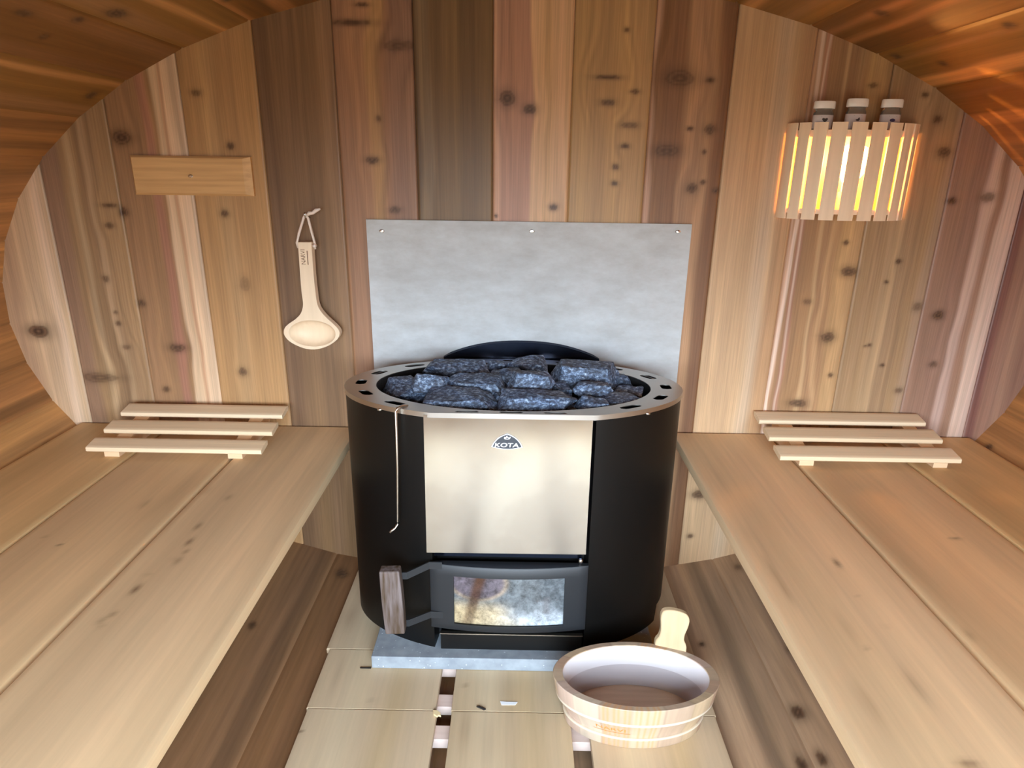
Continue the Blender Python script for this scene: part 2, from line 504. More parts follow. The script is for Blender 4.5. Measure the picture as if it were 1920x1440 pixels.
def staves(name, a_from, a_to):
    V, C = [], []
    y = np.concatenate([np.linspace(FRONT - .02, -1.55, 30), np.linspace(-1.53, 0.05, 190)])
    order = sorted(enumerate(STAVES), key=lambda q: ((q[1][0] + q[1][1]) / 2 - a_from) % 360)
    order = [q for q in order if ((q[1][0] + q[1][1]) / 2 - a_from) % 360 < a_to - a_from]
    for k, (a0, a1) in order:
        am = ((a0 + a1) / 2) % 360
        if (am - a_from) % 360 >= a_to - a_from:
            continue
        p0 = np.array([CX + RX * 1.002 * math.cos(math.radians(a0)), CZ + RZ * 1.002 * math.sin(math.radians(a0))])
        p1 = np.array([CX + RX * 1.002 * math.cos(math.radians(a1)), CZ + RZ * 1.002 * math.sin(math.radians(a1))])
        L = float(np.hypot(*(p1 - p0)))
        nrm = np.array([-(p1 - p0)[1], (p1 - p0)[0]]) / L
        if nrm @ (np.array([CX, CZ]) - p0) > 0: nrm = -nrm          # pointing out of the barrel
        f = np.concatenate([[0, .02], np.linspace(.05, .95, 34), [.98, 1.0]])
        dep = np.zeros(len(f)); dep[0] = dep[-1] = .003
        if k == order[0][0]: f[0] = -.05; dep[0] = 0          # the end staves run on behind their neighbours: no gap
        if k == order[-1][0]: f[-1] = 1.05; dep[-1] = 0
        F, Y = np.meshgrid(f, y)
        r2 = random.Random(500 + k)
        base = r2.choice([(176, 126, 76), (168, 118, 70), (184, 136, 84), (160, 112, 68), (178, 132, 84)])
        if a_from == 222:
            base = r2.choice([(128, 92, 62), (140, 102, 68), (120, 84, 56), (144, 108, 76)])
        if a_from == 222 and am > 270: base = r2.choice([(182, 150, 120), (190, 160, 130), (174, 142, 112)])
        st = [(s, s + r2.uniform(.08, .3), tuple(min(255, int(v * kk)) for v in base), .05) for s, kk in ((r2.uniform(0, .4), r2.choice((.88, 1.08, 1.12))), (r2.uniform(.5, .9), r2.choice((.86, 1.08))))]
        kn = []
        for _ in range(9):
            sz = r2.uniform(.008, .02)
            kn.append((r2.uniform(.02, L - .02), -r2.uniform(.05, 2.5), sz, sz * r2.uniform(1, 1.8), r2.uniform(.55, .9)))
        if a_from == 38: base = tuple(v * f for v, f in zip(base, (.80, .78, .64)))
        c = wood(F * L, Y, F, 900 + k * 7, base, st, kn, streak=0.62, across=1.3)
        P = p0[None, None, :] + (p1 - p0) * F[..., None] + nrm * np.broadcast_to(dep, F.shape)[..., None]
        V.append(np.stack([P[..., 0], Y, P[..., 1]], -1)); C.append(c)
    V = np.concatenate(V, 1); C = np.concatenate(C, 1)
    me = grid_mesh(name, V)
    set_col(me, C)
    o = link(name, me, STAVE_WOOD)
    o['kind'] = 'structure'
    # thickness outwards
    ctr = me.polygons[len(me.polygons) // 2]
    to_c = Vector((CX, ctr.center.y, CZ)) - ctr.center
    solid(o, .035, -1.0 if ctr.normal.dot(to_c) > 0 else 1.0)
    return o


staves('ceiling', 38, 142)
staves('wall_left', 142, 222)
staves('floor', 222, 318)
staves('wall_right', 318, 398)


# ------------------------------------------------------------------ unseen front wall behind the camera: open doorway, plus windows added for daylight
def front_wall():
    n = 90
    outer = [(CX + RX * 1.012 * math.cos(2 * math.pi * i / n), CZ + RZ * 1.012 * math.sin(2 * math.pi * i / n)) for i in range(n)]
    holes = [[(-.57, .28), (.63, .28), (.63, 1.56), (-.57, 1.56)],  # doorway shaped with high sill and low top to dim floor and ceiling
             [(-1.37, .47), (-.73, .47), (-.73, 1.11), (-1.37, 1.11)],
             [(.79, .47), (1.43, .47), (1.43, 1.11), (.79, 1.11)]]
    bm = bmesh.new()
    holed(bm, outer, holes, lambda p: (p[0], FRONT, p[1]))
    o = obj('wall_front', bm, BOARD_WOOD)
    o['kind'] = 'structure'
    solid(o, .04)
    glass, t, b = new_mat('window_glass')  # glass of the added windows
    t.nodes.remove(b)
    out = t.nodes['Material Output']
    mx = t.nodes.new('ShaderNodeMixShader'); tr = t.nodes.new('ShaderNodeBsdfTransparent'); gl = t.nodes.new('ShaderNodeBsdfGlossy')
    fr = t.nodes.new('ShaderNodeFresnel'); fr.inputs[0].default_value = 1.45
    gl.inputs['Roughness'].default_value = 0.0
    t.links.new(fr.outputs[0], mx.inputs[0]); t.links.new(tr.outputs[0], mx.inputs[1]); t.links.new(gl.outputs[0], mx.inputs[2])
    t.links.new(mx.outputs[0], out.inputs[0])
    for k, (x0, x1) in enumerate(((-1.37, -.73), (.79, 1.43))):  # windows added on both sides to light the room evenly
        bm = bmesh.new()
        for a in ((x0 - .04, x0, .43, 1.15), (x1, x1 + .04, .43, 1.15), (x0, x1, .43, .47), (x0, x1, 1.11, 1.15)):
            box(bm, a[0], a[1], FRONT - .03, FRONT + .03, a[2], a[3])
        f = obj('window_%d' % (k + 1), bm, BOARD_WOOD)  # added window, unseen behind the camera
        f['kind'] = 'structure'
        bm = bmesh.new(); box(bm, x0, x1, FRONT - .004, FRONT + .004, .47, 1.11)
        g = obj('window_pane', bm, glass, f)
    bm = bmesh.new()
    for a in ((-.62, -.57, .24, 1.61), (.63, .68, .24, 1.61), (-.57, .63, 1.56, 1.61), (-.57, .63, .24, .28)):
        box(bm, a[0], a[1], FRONT - .035, FRONT + .035, a[2], a[3])
    f = obj('door_1', bm, BOARD_WOOD)
    f['kind'] = 'structure'


front_wall()


# ------------------------------------------------------------------ loose boards with wood colours: a rounded bar along x or y
def plank(name, parent, along, a0, a1, b0, b1, z0, z1, bevel, na, nb, seed, base, stripes=(), marks=(), mat=None, streak=0.25, across=SX, slope=None, lengthknots=()):
    """along: 'y' (a = y range, b = x range) or 'x' (a = x range, b = y range); slope(a, b, z) may move points"""
    q = bevel
    top = np.linspace(b0 + q, b1 - q, nb)
    sec = [(b0, z0 + q), (b0, z1 - q), (b0 + q * .3, z1 - q * .3)]
    sec += [(float(t), z1) for t in top]
    sec += [(b1 - q * .3, z1 - q * .3), (b1, z1 - q), (b1, z0 + q), (b1 - q, z0), ((b0 + b1) / 2, z0), (b0 + q, z0), (b0, z0 + q)]
    sec = np.array(sec)
    aa = np.concatenate([[a0], np.linspace(a0, a1, na), [a1]])
    shr = np.ones(len(aa)); shr[0] = shr[-1] = 0.0
    A, S = np.meshgrid(aa, np.arange(len(sec)), indexing='ij')
    B = sec[S, 0]; Z = sec[S, 1]
    cb, cz = (b0 + b1) / 2, (z0 + z1) / 2
    end = (np.abs(np.arange(len(aa)) - (len(aa) - 1) / 2) > (len(aa) - 1) / 2 - .5)[:, None]
    B = np.where(end, cb, B); Z = np.where(end, cz, Z)
    fr = (B - b0) / (b1 - b0)
    c = wood(B, A + Z * 0.0, fr, seed, base, stripes, (), streak=streak, across=across)
    for (ma, mb, ra, rb, d) in marks:
        rr = ((A - ma) / ra) ** 2 + ((B - mb) / rb) ** 2
        m = np.exp(-rr * 1.4) * d
        c += (np.array(lin((96, 66, 44))) - c) * m[..., None]
    if along == 'y':
        V = np.stack([B, A, Z], -1)
    else:
        V = np.stack([A, B, Z], -1)
    if slope is not None:
        V[..., 2] += slope * (V[..., 1] - b0)
    me = grid_mesh(name, V)
    set_col(me, np.clip(c, 0.003, .95))
    bm = bmesh.new(); bm.from_mesh(me)
    bmesh.ops.remove_doubles(bm, verts=bm.verts, dist=1e-6)
    bmesh.ops.recalc_face_normals(bm, faces=bm.faces)
    bm.to_mesh(me); bm.free()
    o = link(name, me, mat or BENCH_WOOD, parent)
    return sharp(o, 30)


# ------------------------------------------------------------------ benches
HB = 0.524
MARK_L = [(-.686, -.802, .022, .005, .6), (-.758, -.79, .02, .005, .7), (-.8, -.781, .012, .006, .6), (-.831, -.796, .012, .005, .6), (-.838, -.776, .02, .008, .45), (-.947, -.816, .02, .007, .8), (-.893, -.821, .008, .006, .5), (-1.05, -.832, .014, .006, .6), (-1.03, -.814, .012, .006, .5), (-1.066, -.812, .01, .005, .4), (-.496, -.872, .03, .02, .15), (-.534, -.791, .02, .01, .4)]
MARK_L2 = [(-.782, -1.092, .006, .005, .7), (-.746, -1.154, .005, .005, .5), (-.578, -1.0, .03, .01, .3), (-.62, -.98, .2, .05, .12), (-.5, -.95, .16, .03, .15)]
MARK_R = [(-.799, .766, .02, .003, .9), (-1.023, .759, .006, .005, .7), (-1.087, .692, .005, .005, .7), (-.925, .748, .004, .005, .5), (-1.346, .719, .01, .02, .7), (-1.228, .623, .06, .012, .25), (-1.182, .728, .05, .012, .3), (-.673, .594, .05, .006, .3), (-.845, .600, .08, .006, .3), (-.75, .61, .12, .005, .25), (-.914, .602, .05, .006, .3), (-.373, .613, .12, .006, .18), (-1.03, .68, .07, .012, .2)]
MARK_R2 = [(-.68, 1.119, .006, .016, .7), (-1.044, .92, .02, .008, .3), (-.75, .93, .3, .04, .2)]


def bench(label, xs, marks, tone, seed):
    b = empty('sauna_bench', ((xs[0] + xs[-1]) / 2, -1.35, HB - .038), label, 'bench')
    for i in range(3):
        x0, x1 = sorted((xs[i], xs[i + 1]))
        lo, hi = x0 + .004, x1 - .004
        plank('bench_plank', b, 'y', -2.62, -.012, lo, hi, HB - .038, HB, .010 if i == 0 else .006, 330, 26, seed + i * 5, tone[i],
              [(.1, .35, tuple(int(v * .95) for v in tone[i]), .12), (.6, .8, tuple(min(255, int(v * 1.05)) for v in tone[i]), .12)], marks[i], streak=0.22)
    for y in (-.35, -1.3, -2.3):
        bm = bmesh.new()
        x0, x1 = min(xs[0], xs[-1]), max(xs[0], xs[-1])
        inner, outer = (x0, x1)
        if xs[0] < 0:
            box(bm, xs[-1] + .10, xs[0] - .12, y - .022, y + .022, HB - .10, HB - .0385)
        else:
            box(bm, xs[0] + .12, xs[-1] - .10, y - .022, y + .022, HB - .10, HB - .0385)
        obj('bench_bearer', bm, BATTEN_WOOD, b)
    return b


bench('wide three-plank wooden bench with a line of brown specks, left of the stove', (-.552, -.892, -1.210, -1.545), (MARK_L, MARK_L2, ()), ((220, 190, 148), (217, 185, 140), (213, 179, 128)), 40)
bench('wide pale wooden bench of three planks right of the stove, behind the round bucket', (.548, .893, 1.255, 1.60), (MARK_R, MARK_R2, ()), ((222, 190, 148), (219, 185, 140), (215, 179, 126)), 70)


# ------------------------------------------------------------------ slatted headrests lying on the benches
def headrest(label, x0, x1, ys, bx):
    h = empty('headrest', ((x0 + x1) / 2, ys[0][0], HB), label, 'headrest', None)
    sl = 0.20
    yb = ys[0][0]
    for i, (a, b) in enumerate(ys):
        plank('slat', h, 'x', x0, x1, a, b, HB + .020 + sl * (a - yb), HB + .036 + sl * (a - yb), .0035, 60, 6, int(300 + 40 * x0 + i * 3), ((226, 200, 164), (222, 196, 160), (226, 202, 168))[i], (), (), SLAT_WOOD, streak=.16, across=1, slope=sl)
    for (a, b) in bx:
        bm = bmesh.new()
        y0, y1 = ys[0][0] + .012, ys[2][1] - .004
        prism(bm, [(y0, HB + .0005), (y1, HB + .0005), (y1, HB + .0195 + sl * (y1 - yb)), (y0, HB + .0195 + sl * (y0 - yb))], 'x', a, b)
        obj('batten', bm, SLAT_PLAIN, h)
    return h


SLAT_PLAIN = pale_wood('pale_aspen', (224, 190, 152), (4, 70, 70), 0.06)
headrest('pale slatted headrest lying on the bench left of the stove, under the tan board', -1.332, -.786, ((-.297, -.240), (-.198, -.138), (-.098, -.036)), ((-1.285, -1.238), (-.897, -.852)))
headrest('pale slatted headrest lying on the bench right of the stove, below the glowing lamp', .826, 1.388, ((-.275, -.212), (-.172, -.108), (-.072, -.012)), ((.893, .938), (1.312, 1.356)))


# ------------------------------------------------------------------ duckboards on the barrel floor
def duckboard(label, y0, y1, cols, bats, seed):
    d = empty('duckboard', (0, (y0 + y1) / 2, -.045), label, 'duckboard', 'duckboards along the aisle')
    tones = ((204, 180, 148), (198, 174, 140), (202, 178, 146))
    for i, (a, b) in enumerate(cols):
        mk = [(ya, xa, ra, rb, dd) for (xa, ya, ra, rb, dd) in ((-.351, -.543, .01, .01, .4), (-.547, -.818, .006, .008, .8), (-.383, -.708, .006, .01, .5), (-.134, -.647, .006, .008, .8), (-.50, -.62, .09, .006, .4), (-.53, -.36, .08, .03, .3), (-.01, -.66, .1, .02, .15), (-.06, -.85, .12, .02, .22), (-.12, -.80, .08, .02, .25)) if y0 < ya < y1 and a < xa < b]
        plank('floor_board', d, 'y', y0, y1, a, b, -.022, 0.0, .003, max(12, int((y1 - y0) * 120)), 22, seed + i * 3, tones[i], [(.2, .4, (212, 190, 156), .1), (.55, .75, (198, 172, 134), .1)], mk, streak=.24)
    for (a, b) in bats:
        bm = bmesh.new(); box(bm, cols[0][0] + .03, cols[2][1] - .03, a, b, -.052, -.0225)
        obj('batten', bm, BATTEN_WOOD, d)
    return d


duckboard('pale three-board floor duckboard nearest the camera, under the bucket', -2.24, -.742, ((-.552, -.200), (-.160, .160), (.207, .553)), ((-.812, -.768), (-.99, -.945), (-1.6, -1.55), (-2.15, -2.10)), 11)
duckboard('pale three-board floor duckboard under the front edge of the grey slab', -.738, -.512, ((-.556, -.204), (-.162, .150), (.203, .556)), ((-.703, -.66), (-.56, -.52)), 23)
duckboard('pale three-board floor duckboard at the wall, beneath the grey slab and stove', -.508, -.012, ((-.566, -.204), (-.162, .150), (.203, .556)), ((-.48, -.44), (-.10, -.06)), 37)


# ------------------------------------------------------------------ cement board, slab
m_, t_, b_ = new_mat('grey_cement_board')
tcn = t_.nodes.new('ShaderNodeTexCoord')
n1 = t_.nodes.new('ShaderNodeTexNoise'); n1.inputs['Scale'].default_value = 7; n1.inputs['Detail'].default_value = 9; n1.inputs['Roughness'].default_value = .7
mp_ = t_.nodes.new('ShaderNodeMapping'); mp_.inputs['Scale'].default_value = (1, 1, 2.2)
t_.links.new(tcn.outputs['Object'], mp_.inputs[0]); t_.links.new(mp_.outputs[0], n1.inputs['Vector'])
rr_ = t_.nodes.new('ShaderNodeValToRGB')
rr_.color_ramp.elements[0].position = .34; rr_.color_ramp.elements[0].color = (*lin((180, 182, 181)), 1)
rr_.color_ramp.elements[1].position = .68; rr_.color_ramp.elements[1].color = (*lin((202, 207, 209)), 1)
t_.links.new(n1.outputs['Fac'], rr_.inputs[0]); t_.links.new(rr_.outputs[0], b_.inputs['Base Color'])
b_.inputs['Roughness'].default_value = .75
CEMENT = m_
t = empty('heat_shield', (.031, -.004, .50), 'grey cement board fixed to the wooden wall behind the stove', 'heat shield')
bm = bmesh.new(); box(bm, -.486, .549, -.012, -.0005, .50, 1.238)
obj('board', bm, CEMENT, t)
for x in (-.437, .042, .506):
    bm = bmesh.new()
    lathe(bm, [(.0001, -.0), (.0045, -.0), (.0055, -.0015), (.004, -.003), (.0001, -.0035)], 0, 0, 1.5, 1.0, 14)
    for v in bm.verts: v.co = Vector((x + v.co.x, -.012 + v.co.z, 1.203 + (x + .437) * .012 + v.co.y))
    obj('screw', bm, CHROME, t)

m_, t_, b_ = new_mat('grey_soapstone')
tcn = t_.nodes.new('ShaderNodeTexCoord')
n1 = t_.nodes.new('ShaderNodeTexNoise'); n1.inputs['Scale'].default_value = 26; n1.inputs['Detail'].default_value = 8
n2 = t_.nodes.new('ShaderNodeTexVoronoi'); n2.inputs['Scale'].default_value = 62
n3 = t_.nodes.new('ShaderNodeTexNoise'); n3.inputs['Scale'].default_value = 90
for n in (n1, n2, n3): t_.links.new(tcn.outputs['Object'], n.inputs['Vector'])
rr_ = t_.nodes.new('ShaderNodeValToRGB')
rr_.color_ramp.elements[0].position = .3; rr_.color_ramp.elements[0].color = (*lin((134, 142, 150)), 1)
rr_.color_ramp.elements[1].position = .7; rr_.color_ramp.elements[1].color = (*lin((160, 168, 175)), 1)
t_.links.new(n1.outputs['Fac'], rr_.inputs[0])
ad = t_.nodes.new('ShaderNodeMath'); ad.operation = 'ADD'
sc_ = t_.nodes.new('ShaderNodeMath'); sc_.operation = 'MULTIPLY'; sc_.inputs[1].default_value = .35
t_.links.new(n3.outputs['Fac'], sc_.inputs[0]); t_.links.new(n2.outputs['Distance'], ad.inputs[0]); t_.links.new(sc_.outputs[0], ad.inputs[1])
fl = t_.nodes.new('ShaderNodeValToRGB')
fl.color_ramp.elements[0].position = .24; fl.color_ramp.elements[0].color = (1, 1, 1, 1)
fl.color_ramp.elements[1].position = .30; fl.color_ramp.elements[1].color = (0, 0, 0, 1)
t_.links.new(ad.outputs[0], fl.inputs[0])
mxc = t_.nodes.new('ShaderNodeMix'); mxc.data_type = 'RGBA'
t_.links.new(fl.outputs[0], mxc.inputs[0]); t_.links.new(rr_.outputs[0], mxc.inputs[6]); mxc.inputs[7].default_value = (*lin((206, 214, 218)), 1)
t_.links.new(mxc.outputs[2], b_.inputs['Base Color'])
b_.inputs['Roughness'].default_value = .6
SLAB = m_
bm = bmesh.new(); box(bm, -.410, .425, -.588, -.022, .0006, .042)
o = obj('hearth_slab', bm, SLAB)
bev(o, .002)
tag(o, 'grey flecked stone slab lying on the floor boards under the stove', 'slab')

# ------------------------------------------------------------------ stove
SCX, SCY, SRX, SRY = -.0085, -.302, .497, .272
ST0 = .043
stove = empty('sauna_stove', (SCX, SCY, ST0), 'round black wood-burning sauna stove with a steel front and a bed of stones on top', 'stove')
YF = -.545                              # the flat front
A0 = math.degrees(math.asin((YF - SCY) / SRY))     # angle of the front corner on the right


def sp_(a, k=1.0, kx=None):
    return SCX + SRX * (k if kx is None else kx) * math.cos(math.radians(a)), SCY + SRY * k * math.sin(math.radians(a))


# outer jacket, open at the front, raised at the right rear foot
bm = bmesh.new()
n = 150
rows = []
for i in range(n + 1):
    a = A0 + (180 - 2 * A0) * i / n
    x, y = sp_(a, .992)
    zb = ST0
    if -22 < a < 75: zb = ST0 + .055
    rows.append((bm.verts.new((x, y, zb)), bm.verts.new((x, y, .776))))
for p, q in zip(rows, rows[1:]):
    bm.faces.new((p[0], q[0], q[1], p[1]))
for e0, s in ((rows[0], -1), (rows[-1], 1)):             # edges folded back at the front opening
    vs = [bm.verts.new((v.co.x + s * .006, v.co.y + .05, v.co.z)) for v in e0]
    bm.faces.new((e0[0], e0[1], vs[1], vs[0]))
o = obj('jacket', bm, BLACK, stove); sharp(o, 40); solid(o, .003)
# firebox and plinth inside the jacket
bm = bmesh.new()
lathe(bm, [(.9, ST0 + .0005), (.9, .10), (.93, .101), (.93, .66), (.0001, .66)], SCX, SCY, SRX * 1.0, SRY * .86, 80)
for v in bm.verts:
    v.co.y = max(v.co.y, YF + .045)
obj('firebox', bm, SOOT, stove)
bm = bmesh.new(); box(bm, -.225, .195, YF + .012, YF + .022, .350, .372)
obj('lintel', bm, DARKSTEEL, stove)
# black drum inside the stone opening
bm = bmesh.new()
lathe(bm, [(1.0, .789), (1.0, .685), (.0001, .685)], SCX + .002, SCY, .405, .2245, 96)
o = obj('stone_basket', bm, SOOT, stove); solid(o, .002, 1)

# top ring with slots
ZT = .7895
def ring_pts(kx, ky, chord, n=140):
    pts = []
    for i in range(n):
        a = 2 * math.pi * i / n - math.pi / 2
        x, y = SCX + kx * math.cos(a), SCY + ky * math.sin(a)
        pts.append((x, max(y, chord)))
    out = []
    for p in pts:
        if out and abs(out[-1][0] - p[0]) + abs(out[-1][1] - p[1]) < 1e-6: continue
        out.append(p)
    res = [p for i, p in enumerate(out) if not (abs(p[1] - chord) < 1e-9 and abs(out[i - 1][1] - chord) < 1e-9 and abs(out[(i + 1) % len(out)][1] - chord) < 1e-9)]
    return res


slots = []
def slot(cx, cy, ang, hl, hw):
    c, s = math.cos(ang), math.sin(ang)
    o8 = [(-hl, -.1), (-hl * .86, -hw * .75), (-hl * .62, -hw), (hl * .62, -hw), (hl * .86, -hw * .75), (hl, .1), (hl, .0), (hl * .86, hw * .75), (hl * .62, hw), (-hl * .62, hw), (-hl * .86, hw * .75), (-hl, .0)]
    o8 = [p for p in o8 if abs(p[1]) < .05]
    return [(cx + (x * c - y * s) * 1.8, cy + (x * s + y * c)) for x, y in o8]


for k in range(16):
    a = -90 + 22.5 * k
    if k in (0, 1, 15): continue
    ar = math.radians(a)
    x, y = SCX + .4515 * math.cos(ar), SCY + .2485 * math.sin(ar)
    slots.append(slot(x, y, ar + math.pi / 2, .0215, .0085))
for x in (-.128, -.012, .104):
    slots.append([(x + p[0], -.5345 + p[1]) for p in ((-.032, -.002), (-.026, -.005), (.026, -.005), (.032, -.002), (.026, .005), (-.026, .005))])
inner = ring_pts(.405, .2245, -9)
outer = ring_pts(SRX, SRY, YF - .002)
bm = bmesh.new()
holed(bm, outer, [inner] + slots, lambda p: (p[0], p[1], ZT))
lo = [bm.verts.new((p[0], p[1], ZT)) for p in outer]
lo2 = [bm.verts.new((p[0] + (SCX - p[0]) * -.001, p[1], ZT - .013)) for p in outer]
for i in range(len(outer)):
    j = (i + 1) % len(outer)
    bm.faces.new((lo[i], lo[j], lo2[j], lo2[i]))
bmesh.ops.remove_doubles(bm, verts=bm.verts, dist=1e-6)
RING = simple('satin_stainless_ring', (190, 186, 180), 0.36, 1.0, bump=0.02, bscale=60)
o = obj('top_ring', bm, RING, stove); sharp(o, 30); solid(o, .0022)
tag(o, 'stainless steel ring with slots')
# ring screws
for a in (180 + 44, -43):
    x, y = sp_(a, 1.004)
    bm = bmesh.new(); bmesh.ops.create_icosphere(bm, subdivisions=2, radius=.004)
    for v in bm.verts: v.co = Vector((x + v.co.x * 1.8, y + v.co.y, .7755 + v.co.z))
    obj('ring_screw', bm, CHROME, stove, True)

# polished steel front
m_, t_, b_ = new_mat('polished_steel_front')
tcn = t_.nodes.new('ShaderNodeTexCoord')
n1 = t_.nodes.new('ShaderNodeTexNoise'); n1.inputs['Scale'].default_value = 6; n1.inputs['Detail'].default_value = 5
t_.links.new(tcn.outputs['Object'], n1.inputs['Vector'])
r1 = t_.nodes.new('ShaderNodeMapRange'); r1.inputs[1].default_value = .35; r1.inputs[2].default_value = .75; r1.inputs[3].default_value = .16; r1.inputs[4].default_value = .24
t_.links.new(n1.outputs['Fac'], r1.inputs[0]); t_.links.new(r1.outputs[0], b_.inputs['Roughness'])
r2 = t_.nodes.new('ShaderNodeValToRGB')
r2.color_ramp.elements[0].position = .50; r2.color_ramp.elements[0].color = (*lin((204, 200, 193)), 1)
r2.color_ramp.elements[1].position = .60; r2.color_ramp.elements[1].color = (*lin((197, 192, 185)), 1)
t_.links.new(n1.outputs['Fac'], r2.inputs[0]); t_.links.new(r2.outputs[0], b_.inputs['Base Color'])
b_.inputs['Metallic'].default_value = 1.0
FRONTM = m_
bm = bmesh.new()
prism(bm, [(-.2445, .368), (.2035, .371), (.2025, .7865), (-.2415, .7835)], 'y', YF - .001, YF + .002)
o = obj('front_panel', bm, FRONTM, stove)
tag(o, 'polished steel front panel')

# badge
BX, BZ = -.0215, .7115
def byf(x): return YF - .001
def badge_outline(k):
    half = [(.0, .0230), (.0065, .0208), (.0135, .0175), (.0205, .0132), (.0270, .0078), (.0325, .0016), (.0370, -.0048), (.0402, -.0110), (.0415, -.0150)]
    pts = [(-x, z) for x, z in half[::-1]] + half[1:]
    for i in range(1, 10):
        t = i / 10
        pts.append((.0415 - .083 * t, -.0150 - .0062 * math.sin(math.pi * t)))
    return [(BX + x * k, BZ + z * k) for x, z in pts]
bm = bmesh.new(); prism(bm, badge_outline(1.0), 'y', byf(BX) - .0022, byf(BX) + .001)
bg_ = obj('badge', bm, BADGEW, stove)
bm = bmesh.new(); prism(bm, badge_outline(.915), 'y', byf(BX) - .0032, byf(BX) - .002)
obj('badge_field', bm, BADGE, bg_)
me = text_mesh('KOTA', lambda u, v: Vector((BX - .001 + u, byf(BX) - .0036, BZ - .0085 + v)), .064, .022, .12, .0125)
l_ = link('lettering', me, BADGEW, bg_)
bm = bmesh.new()
fo = [(-.008, .0), (-.0085, .003), (-.0065, .0062), (-.0035, .005), (-.0005, .0098), (.002, .005), (.005, .004), (.0095, .0066), (.0085, .002), (.006, -.0008), (.001, -.002), (-.005, -.0015)]
fi = [(-.0045, .0015), (-.003, .003), (-.0015, .0018), (.0, .0045), (.0022, .0018), (.0048, .0018), (.003, .0), (-.002, -.0)]
holed(bm, [(BX + x, BZ + .0095 + z) for x, z in fo], [[(BX + x, BZ + .0095 + z) for x, z in fi]], lambda p: (p[0], byf(BX) - .0036, p[1]))
obj('flame_mark', bm, BADGEW, bg_)

# fire door
m_, t_, b_ = new_mat('sooty_fire_glass')
tcn = t_.nodes.new('ShaderNodeTexCoord')
n1 = t_.nodes.new('ShaderNodeTexNoise'); n1.inputs['Scale'].default_value = 34; n1.inputs['Detail'].default_value = 9; n1.inputs['Roughness'].default_value = .75; n1.inputs['Distortion'].default_value = .25
t_.links.new(tcn.outputs['Object'], n1.inputs['Vector'])
at_ = t_.nodes.new('ShaderNodeAttribute'); at_.attribute_name = 'Col'
mx_ = t_.nodes.new('ShaderNodeMix'); mx_.data_type = 'RGBA'; mx_.blend_type = 'OVERLAY'; mx_.inputs[0].default_value = .6
t_.links.new(at_.outputs['Color'], mx_.inputs[6])
r2 = t_.nodes.new('ShaderNodeValToRGB'); r2.color_ramp.elements[0].position = .35; r2.color_ramp.elements[1].position = .68
t_.links.new(n1.outputs['Fac'], r2.inputs[0]); t_.links.new(r2.outputs[0], mx_.inputs[7])
t_.links.new(mx_.outputs[2], b_.inputs['Base Color'])
b_.inputs['Roughness'].default_value = .12
b_.inputs['Specular IOR Level'].default_value = .8
FGLASS = m_
DX0, DX1, DZ0, DZ1 = -.236, .212, .124, .340
def dyf(x): return YF - .012 - .022 * (1 - ((x + .012) / .224) ** 2)
door = empty('fire_door', (DX1, YF, DZ0))
door.parent = stove; door.matrix_parent_inverse = Matrix.Translation(stove.location).inverted()
xs = [DX0, DX0 + .006] + [DX0 + .006 + (-.168 - DX0 - .006) * i / 3 for i in range(1, 4)] + [-.168 + .315 * i / 14 for i in range(1, 15)] + [.147 + (DX1 - .006 - .147) * i / 3 for i in range(1, 4)] + [DX1]
zs = [DZ0, DZ0 + .004, .146, .307, DZ1 - .004, DZ1]
bm = bmesh.new()
g = [[bm.verts.new((x, dyf(x) + (.003 if (j in (0, 5) or i in (0, len(xs) - 1)) else 0), z)) for i, x in enumerate(xs)] for j, z in enumerate(zs)]
for j in range(5):
    for i in range(len(xs) - 1):
        if j == 2 and -.1681 < xs[i] < .1469: continue
        bm.faces.new((g[j][i], g[j][i + 1], g[j + 1][i + 1], g[j + 1][i]))
for v in bm.verts: pass
for lst in (g[0], g[5]):                                  # returns at top and bottom edge
    bk = [bm.verts.new((v.co.x, YF + .004, v.co.z)) for v in lst]
    for i in range(len(lst) - 1): bm.faces.new((lst[i], lst[i + 1], bk[i + 1], bk[i]))
o = obj('door_frame', bm, DOORGREY, door); sharp(o, 40); solid(o, .004, -1)
nx, nz_ = 90, 50
X, Z = np.meshgrid(np.linspace(-.170, .149, nx), np.linspace(.144, .309, nz_))
Yg = YF - .012 - .022 * (1 - ((X + .012) / .224) ** 2) + .009
fx, fz = (X + .17) / .319, (Z - .144) / .165
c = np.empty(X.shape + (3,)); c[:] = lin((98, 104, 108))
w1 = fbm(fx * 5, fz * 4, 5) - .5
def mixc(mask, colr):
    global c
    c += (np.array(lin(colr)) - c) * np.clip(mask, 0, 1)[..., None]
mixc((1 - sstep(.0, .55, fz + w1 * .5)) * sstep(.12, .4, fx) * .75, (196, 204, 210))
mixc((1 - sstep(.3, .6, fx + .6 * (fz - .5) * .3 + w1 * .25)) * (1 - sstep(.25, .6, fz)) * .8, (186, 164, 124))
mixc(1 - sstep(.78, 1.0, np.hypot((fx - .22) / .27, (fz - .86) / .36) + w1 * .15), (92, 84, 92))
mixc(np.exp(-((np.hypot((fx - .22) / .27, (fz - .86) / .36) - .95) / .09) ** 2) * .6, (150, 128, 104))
reflection_band = np.exp(-((fx - (.12 + .13 * fz)) / .055) ** 4)
mixc(reflection_band * (.55 + .45 * fz), (70, 44, 28))  # brown diagonal reflection painted into the glass colour
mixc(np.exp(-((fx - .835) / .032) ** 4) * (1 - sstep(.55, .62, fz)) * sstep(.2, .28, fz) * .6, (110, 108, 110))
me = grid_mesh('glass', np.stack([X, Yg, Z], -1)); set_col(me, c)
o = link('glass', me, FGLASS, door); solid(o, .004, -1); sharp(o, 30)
tag(o, 'soot-streaked glass pane')
